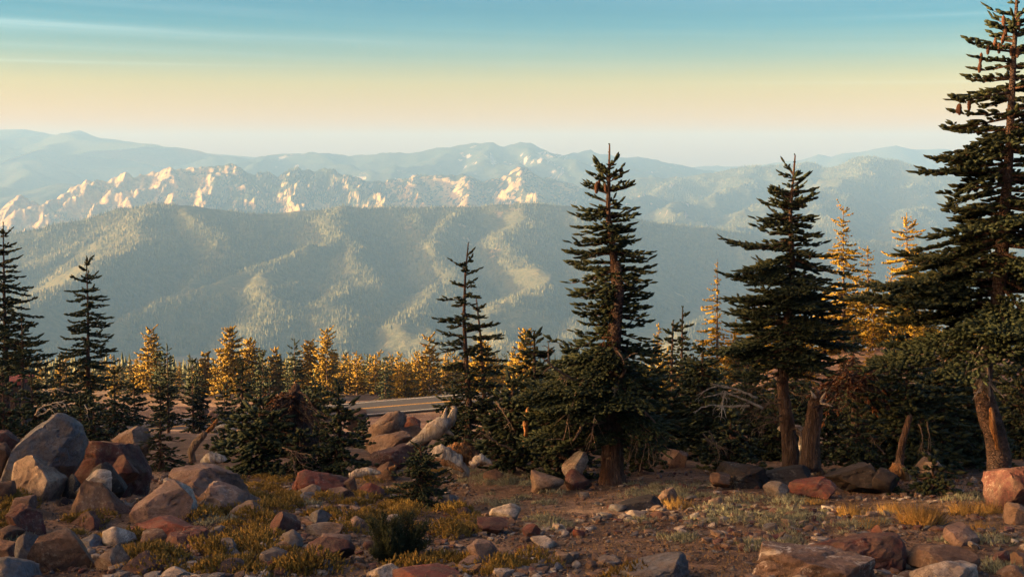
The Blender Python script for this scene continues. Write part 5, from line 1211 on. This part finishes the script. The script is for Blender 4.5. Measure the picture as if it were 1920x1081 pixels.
# upturned root mass with dead brown needles, left of centre
a, b_ = ray(556, 838); P = Vector((float(a) * 24, 24, float(b_) * 24)); rt = thing('root_tangle', 'dark upturned root mass with splayed grey roots and rusty needles', 'tree stump', P)
g = Geo(); g.tube([lp(P, 24, 560, 838), lp(P, 24, 556, 800), lp(P, 24, 552, 760), lp(P, 24, 555, 722)], [.42, .34, .22, .06], 14, 0, .25, rng); link('trunk', g.mesh('trunk', [BARK]), rt)
for k in range(34):
    a0 = rng.uniform(0, 1); sd = -1 if rng.random() < .6 else 1; x0, y0 = 555 + rng.uniform(-6, 6), 732 + 50 * a0
    L = rng.uniform(25, 70); y1 = y0 + rng.uniform(15, 60)
    dead_branch(rt, [lp(P, 24, x0, y0, -.1), lp(P, 24, x0 + sd * L * .5, y0 + (y1 - y0) * .3, -.4), lp(P, 24, x0 + sd * L, y1, -.6)], rng.uniform(.014, .035), rng, 3, name='root', mat=[TWIG, BARK, BARK][k % 3], tl=.2)
def needle_clump(parent, c, ext, n, mat, rng, name='dead_foliage', L=0.14, r=0.012, fm=FM_LO, down=-0.3):
    O = np.array(c) + rng.normal(0, 1, (n, 3)) * np.array(ext) * 0.5; D = rng.normal(0, 1, (n, 3)) + [0, 0, down]; D /= np.linalg.norm(D, axis=1)[:, None]
    v, f = put_fingers(fm, O, D, rng.uniform(.5, 1.2, n) * L, rng.uniform(.6, 1.3, n) * r, rng); g = Geo(); g.add(v, f, 0); return link(name, g.mesh(name, [mat]), parent)
g = Geo()
for k in range(14): add_branch(g, rng, np.array(lp(P, 24, rng.uniform(505, 550), rng.uniform(732, 745), rng.uniform(-.4, .1))), rng.uniform(0, 6.28), rng.uniform(.25, .5), R(rng.uniform(-30, 5)), .4, .0, .11, .14, .02, FM_MID)
link('dead_foliage', g.mesh('dead_foliage', [RUST, TWIG]), rt)
# brown dead foliage hanging in the right middle
a, b_ = ray(1590, 780); P = Vector((float(a) * 24.5, 24.5, float(b_) * 24.5)); rt = thing('dead_fir_tree', 'dead fir with hanging rust brown foliage in the right middle', 'fir tree', P)
g = Geo(); g.tube([lp(P, 24.5, 1600, 880), lp(P, 24.5, 1604, 760), lp(P, 24.5, 1612, 700), lp(P, 24.5, 1644, 690)], [.09, .07, .05, .02], 8, 0, .15, rng); link('trunk', g.mesh('trunk', [BARKP]), rt)
g = Geo()
for k in range(46):
    bx, by = rng.uniform(1572, 1632), rng.uniform(668, 722); az_ = rng.uniform(0, 6.28)
    add_branch(g, rng, np.array(lp(P, 24.5, bx, by, rng.uniform(-.9, .1))), az_, rng.uniform(.3, .75), R(rng.uniform(-45, -5)), .5, .0, .11, .16, .022, FM_MID)
link('dead_foliage', g.mesh('dead_foliage', [RUST, TWIG]), rt)
for k in range(14): dead_branch(rt, [lp(P, 24.5, 1606, 700 + 4 * k, -.2), lp(P, 24.5, 1590 + rng.uniform(-20, 40), 705 + 4 * k, -.5), lp(P, 24.5, 1585 + rng.uniform(-20, 55), 745 + rng.uniform(-20, 30), -.7)], .016, rng, 5, tl=.3)
# bare pale branches in the thickets
def bare(label, d, P0, lines, seed, r0=.02, mat=None):
    rng = np.random.default_rng(seed); a, b_ = ray(*P0); P = Vector((float(a) * d, d, float(b_) * d)); root = thing('bare_branch', label, 'dead branch', P)
    for ln in lines: dead_branch(root, [lp(P, d, x_, y_, q * -.12) for q, (x_, y_) in enumerate(ln)], r0, rng, 5, name='limb', mat=mat or TWIG, tl=.28, depth=2)
bare('tangle of bare pale branches left of the bare lower trunk', 21.5, (1340, 780), [[(1430, 765), (1400, 750), (1360, 735), (1318, 745)], [(1420, 745), (1380, 728), (1340, 722), (1305, 742)], [(1405, 760), (1360, 762), (1325, 758), (1300, 772)], [(1360, 735), (1356, 750), (1354, 765)]], 1, .024, BLEACH)
bare('fan of bare twigs low in front of the shaded fir', 21, (1340, 830), [[(1318, 812), (1335, 830), (1356, 842)], [(1330, 806), (1340, 828), (1354, 846)], [(1322, 824), (1345, 838), (1350, 850)]], 2, .014)
bare('bare forked branch above the grey boulder on the left', 24, (90, 780), [[(66, 778), (75, 762), (95, 757), (118, 752)], [(70, 780), (84, 772), (98, 765)]], 3, .02, BLEACH)
bare('thin white dead twigs in the firs at the left', 27, (100, 735), [[(80, 730), (92, 734), (108, 727)], [(158, 758), (164, 768), (176, 762)]], 4, .014, BLEACH)
bare('bare dead branch in front of the root tangle', 20.5, (560, 860), [[(530, 838), (548, 845), (566, 870)], [(536, 842), (570, 850), (585, 852)], [(546, 850), (552, 868), (550, 882)]], 5, .011)
bare('long bare limb reaching left under the low dark fir', 21.2, (930, 800), [[(962, 842), (935, 832), (905, 812), (900, 808)], [(930, 752), (942, 768), (955, 790)]], 6, .022)
bare('bare twigs hanging below the large bushy fir', 20.8, (1740, 800), [[(1738, 790), (1742, 810), (1741, 850)], [(1722, 795), (1730, 815), (1727, 845)], [(1660, 850), (1640, 830), (1632, 815)]], 7, .014)
print('TIME wood', time.time() - T0)

# ------------------------------------------------------------------ red roofed hut glimpsed at the left edge
m, nt, b = newmat('red_roof'); v = objvec(nt); nt.links.new(ramp(nt, noise(nt, 5.0, 4, .6, v), [(.3, (.20, .045, .035)), (.7, (.30, .075, .055))]), b.inputs['Base Color']); ROOF = m
m, nt, b = newmat('hut_wall'); v = objvec(nt); nt.links.new(ramp(nt, noise(nt, 5.0, 4, .6, v), [(.3, (.05, .035, .03)), (.7, (.09, .065, .05))]), b.inputs['Base Color']); WALL = m
P = at(18, 62); hut = thing('hut', 'low hut with a flat dark red roof behind the left firs', 'hut', P)
def boxg(g, c, s, m=0):
    c = np.array(c, float); s = np.array(s, float) / 2; v = np.array([[x_, y_, z_] for x_ in (-1, 1) for y_ in (-1, 1) for z_ in (-1, 1)]) * s + c
    g.add(v, np.array([(0, 1, 3), (0, 3, 2), (4, 6, 7), (4, 7, 5), (0, 4, 5), (0, 5, 1), (2, 3, 7), (2, 7, 6), (0, 2, 6), (0, 6, 4), (1, 5, 7), (1, 7, 3)]), m)
zt = float(ray(18, 708)[1]) * 62 - P.z
g = Geo(); boxg(g, (0, 0, zt / 2 - .4), (1.5, 1.6, zt + .2)); link('wall', g.mesh('wall', [WALL], False), hut)
g = Geo(); boxg(g, (0, 0, zt - .1), (1.8, 1.9, .2)); link('roof', g.mesh('roof', [ROOF], False), hut)
g = Geo(); boxg(g, (0.2, -.82, zt / 2 - .5), (.7, .05, zt - .4)); link('door', g.mesh('door', [BARK], False), hut)

# ------------------------------------------------------------------ plants on the ground
def tufts(centers, radii, heights, n_each, mat, rng, name, label, L=(.05, .12), r=.006, fm=FM_BL, lean=.6, kind='stuff'):
    O = []; D = []; LL = []; RR_ = []
    for c, ra, he, n in zip(centers, radii, heights, n_each):
        a = rng.uniform(0, 6.28, n); q = np.sqrt(rng.random(n)); x_ = c[0] + ra * q * np.cos(a) ; y_ = c[1] + ra * q * np.sin(a)
        rim = 1 + 0.35 * np.sin(a * 3 + c[0] * 9) ; x_ = c[0] + (x_ - c[0]) * rim; y_ = c[1] + (y_ - c[1]) * rim
        dome = he * (1 - q ** 2) ** .6; z_ = G(x_, y_) + dome * rng.uniform(.55, 1.0, n)
        d_ = np.stack([np.cos(a) * q * lean + rng.normal(0, .35, n), np.sin(a) * q * lean + rng.normal(0, .35, n), np.full(n, 1.0)], -1); d_ /= np.linalg.norm(d_, axis=1)[:, None]
        O.append(np.stack([x_, y_, z_ - .02], -1)); D.append(d_); LL.append(rng.uniform(*L, n)); RR_.append(r * rng.uniform(.6, 1.4, n))
    v, f = put_fingers(fm, np.concatenate(O), np.concatenate(D), np.concatenate(LL), np.concatenate(RR_), rng)
    g = Geo(); g.add(v, f, 0); o = link(name, g.mesh(name, [mat]))
    return tag(o, label, kind=kind) if kind else o
rng = np.random.default_rng(12)
# yellow-green cushion shrubs: rectangles of pixels in which cushions stand (l, r, t, b, count)
zones = [(395, 560, 925, 960, 26), (440, 800, 925, 972, 60), (380, 500, 965, 1040, 26), (395, 540, 1040, 1081, 16), (245, 320, 1040, 1081, 10), (530, 610, 1050, 1081, 12), (760, 1000, 1052, 1081, 20), (640, 880, 965, 1010, 16), (110, 185, 975, 1005, 7), (0, 24, 920, 1000, 10), (230, 262, 1000, 1030, 5), (830, 880, 990, 1015, 6), (800, 860, 880, 910, 6), (330, 470, 895, 925, 8), (1150, 1230, 1060, 1081, 2), (195, 230, 1000, 1020, 3), (850, 900, 960, 990, 5), (640, 720, 880, 935, 8), (450, 545, 885, 925, 14)]
C = []; RA = []; HE = []; N = []
for (l, r, t, b, n) in zones:
    for _ in range(int(n * .7)):
        P, d = hit(rng.uniform(l, r), rng.uniform(t, b)); C.append((P.x, P.y)); ra = rng.uniform(.10, .30); RA.append(ra); HE.append(ra * rng.uniform(.45, .8)); N.append(int(ra * 900))
tufts(C, RA, HE, N, SHRUB, rng, 'yellow_shrubs', 'low yellow green cushion shrubs between the rocks', L=(.03, .06), r=.013)
szones = [(860, 1100, 885, 915, 30), (1180, 1340, 905, 935, 26), (1300, 1560, 925, 990, 46), (1400, 1500, 1005, 1035, 12), (1760, 1900, 1010, 1060, 12), (1850, 1900, 1055, 1081, 6), (1000, 1060, 975, 1000, 7), (1270, 1320, 1005, 1020, 5), (1580, 1680, 955, 1000, 10), (1770, 1840, 915, 945, 8), (385, 440, 960, 985, 8), (900, 1040, 915, 950, 10), (1500, 1700, 880, 930, 12), (0, 40, 1010, 1040, 6), (560, 600, 925, 960, 4), (850, 880, 845, 880, 8), (1160, 1290, 975, 1010, 5)]
C = []; RA = []; HE = []; N = []
for (l, r, t, b, n) in szones:
    for _ in range(n):
        P, d = hit(rng.uniform(l, r), rng.uniform(t, b)); C.append((P.x, P.y)); ra = rng.uniform(.08, .24); RA.append(ra); HE.append(ra * rng.uniform(.3, .5)); N.append(int(ra * 430))
tufts(C, RA, HE, N, SAGE, rng, 'silver_plants', 'low silver green plants on the dirt', L=(.03, .08), r=.009)
# countable tufts of golden grass
gt = [(1598, 968, 'leftmost golden grass tuft on the right dirt'), (1672, 962, 'golden grass tuft left of the tallest tuft'), (1727, 985, 'tallest golden grass tuft on the right dirt'), (1808, 965, 'golden grass tuft right of the tallest tuft'), (1850, 962, 'golden grass tuft below the big reddish brown boulder'), (1270, 950, 'golden grass tuft below the upright tan block'), (1834, 992, 'small golden grass tuft near the pinkish rock'), (1520, 945, 'thin golden grass tuft below the brick red boulder'), (1630, 985, 'thin golden grass tuft in front of the rugged boulder')]
for k, (x_, y_, lab) in enumerate(gt):
    P, d = hit(x_, y_); n = [90, 90, 170, 100, 90, 90, 60, 50, 50][k]; he = [.24, .22, .38, .24, .22, .2, .16, .14, .16][k]
    o = tufts([(0 + P.x, P.y)], [.13 + he * .2], [.01], [n * 2], GRASS, rng, 'grass_tuft', '', L=(he * .5, he), r=.008, lean=.5, kind=None)
    o['label'] = lab; o['category'] = 'grass'; o['group'] = 'golden grass tufts on the right dirt'
# sparse dry blades and litter everywhere
n = 15000; px = rng.uniform(-20, 1940, n); d = np.exp(rng.uniform(math.log(9.8), math.log(34), n)); x_ = ray(px, 900)[0] * d; z_ = G(x_, d)
den = fbm(x_ * .9, d * .9, 4, 31); ok = den > -.12; x_, y_, z_ = x_[ok], d[ok], z_[ok]; n = len(x_)
D = rng.normal(0, .55, (n, 3)); D[:, 2] = 1; D /= np.linalg.norm(D, axis=1)[:, None]
v, f = put_fingers(finger_mesh(3, ((0.0,), (1.0,))), np.stack([x_, y_, z_ - .01], -1), D, rng.uniform(.03, .10, n), np.full(n, .0035), rng); g = Geo(); g.add(v, f)
tag(link('dry_grass', g.mesh('dry_grass', [GRASS])), 'sparse dry grass blades on the dirt', kind='stuff')
n = 9000; px = rng.uniform(-20, 1940, n); d = np.exp(rng.uniform(math.log(9.6), math.log(26), n)); x_ = ray(px, 900)[0] * d; z_ = G(x_, d); a = rng.uniform(0, 6.28, n); D = np.stack([np.cos(a), np.sin(a), rng.normal(0, .12, n)], -1); D /= np.linalg.norm(D, axis=1)[:, None]
v, f = put_fingers(finger_mesh(3, ((0.0,), (1.0,))), np.stack([x_, d, z_ + .012], -1), D, rng.uniform(.04, .16, n), rng.uniform(.003, .009, n), rng); g = Geo(); g.add(v, f)
tag(link('fallen_twigs', g.mesh('fallen_twigs', [TWIG])), 'fallen twigs and bark litter', kind='stuff')
# pebbles
fv = np.array([(.5, 0, 0), (-.5, .1, 0), (0, .5, .05), (.1, -.5, 0), (.05, .05, .5), (0, 0, -.5)]); ff = np.array([(0, 2, 4), (2, 1, 4), (1, 3, 4), (3, 0, 4), (2, 0, 5), (1, 2, 5), (3, 1, 5), (0, 3, 5)])
for nm, n, mt, sr in (('gravel', 8000, 'brown', (.012, .05)), ('pale_gravel', 3200, 'pink', (.012, .045)), ('grey_gravel', 3500, 'grey', (.015, .06))):
    px = rng.uniform(-20, 1940, n); d = np.exp(rng.uniform(math.log(9.6), math.log(24), n)); x_ = ray(px, 900)[0] * d; z_ = G(x_, d); s_ = rng.uniform(sr[0], sr[1], n) * rng.uniform(.5, 1.3, n); a = rng.uniform(0, 6.28, n)
    k = s_[:, None]; V = np.stack([(fv[:, 0] * np.cos(a)[:, None] - fv[:, 1] * np.sin(a)[:, None]) * k * 1.3, (fv[:, 0] * np.sin(a)[:, None] + fv[:, 1] * np.cos(a)[:, None]) * k, fv[:, 2] * k * .7], -1) + np.stack([x_, d, z_ + s_ * .1], -1)[:, None]
    g = Geo(); g.add(V.reshape(-1, 3), (ff[None] + (np.arange(n) * len(fv))[:, None, None]).reshape(-1, 3)); tag(link(nm, g.mesh(nm, [ROCK[mt]])), 'loose gravel on the dirt', kind='stuff')
# angular rubble, thicker in drifts
fv, ff = rock_mesh(77, 1, 5, .05)
for nm, n, mt in (('rubble', 1300, 'brown'), ('pale_rubble', 750, 'pale'), ('red_rubble', 650, 'maroon'), ('grey_rubble', 800, 'grey'), ('tan_rubble', 700, 'tan')):
    px = rng.uniform(-20, 1940, n * 3); d = np.exp(rng.uniform(math.log(9.8), math.log(23), n * 3)); x_ = ray(px, 900)[0] * d
    ok = fbm(x_ * .7, d * .7, 3, 55) + rng.uniform(-.3, .3, n * 3) > .08; x_ = x_[ok][:n]; d = d[ok][:n]; n = len(d)
    z_ = G(x_, d); s_ = rng.uniform(.035, .11, n) * rng.uniform(.6, 1.3, n); a = rng.uniform(0, 6.28, n); b_ = rng.normal(0, .35, n); k = s_[:, None]
    vx = fv[:, 0] * rng.uniform(.8, 1.5, n)[:, None]; vy = fv[:, 1] * rng.uniform(.7, 1.2, n)[:, None]; vz = (fv[:, 2] + vx * b_[:, None]) * rng.uniform(.4, .9, n)[:, None]
    V = np.stack([(vx * np.cos(a)[:, None] - vy * np.sin(a)[:, None]) * k, (vx * np.sin(a)[:, None] + vy * np.cos(a)[:, None]) * k, vz * k], -1) + np.stack([x_, d, z_ + s_ * .12], -1)[:, None]
    g = Geo(); g.add(V.reshape(-1, 3), (ff[None] + (np.arange(n) * len(fv))[:, None, None]).reshape(-1, 3)); tag(link(nm, g.mesh(nm, [ROCK[mt]], False)), 'broken stones littering the dirt', kind='stuff')
# dark pine shrub near the bottom
P, d = hit(738, 1052); rt = thing('pine_shrub', 'dark bushy young pine near the bottom left of centre', 'shrub', P)
g = Geo(); O = []; D = []; LL = []
for k in range(26):
    a = rng.uniform(0, 6.28); q = rng.uniform(.15, 1); hx_ = math.cos(a) * q * .40; hy = math.sin(a) * q * .34; top = rng.uniform(.16, .46) * (1.12 - .45 * q * q)
    pts = np.array([(hx_ * .1, hy * .1, 0), (hx_ * .6, hy * .6, top * .45), (hx_, hy, top)]); t = np.linspace(0, 1, 9); Q = np.stack([np.interp(t, [0, .5, 1], pts[:, i]) for i in range(3)], -1)
    g.tube(Q, np.linspace(.012, .004, 9), 4, 1)
    for j, u in enumerate(np.linspace(.25, 1, 30)):
        c = np.array([np.interp(u, t, Q[:, i]) for i in range(3)])
        for _ in range(9):
            dr = rng.normal(0, .62, 3) + (pts[2] - pts[1]) * 2.2 + [0, 0, .35]; dr /= np.linalg.norm(dr); O.append(c + rng.normal(0, .02, 3)); D.append(dr); LL.append(rng.uniform(.05, .085))
v, f = put_fingers(FM_BL, np.array(O), np.array(D), np.array(LL), np.full(len(O), .0055), rng); g.add(v, f, 0); link('crown', g.mesh('crown', [PINE, TWIG]), rt)
print('TIME all', time.time() - T0)
print('TRIS', sum(sum(len(p.vertices) - 2 for p in m_.polygons) for m_ in bpy.data.meshes) if False else sum(len(m_.loops) - 2 * len(m_.polygons) for m_ in bpy.data.meshes), 'objects', len(bpy.data.objects))
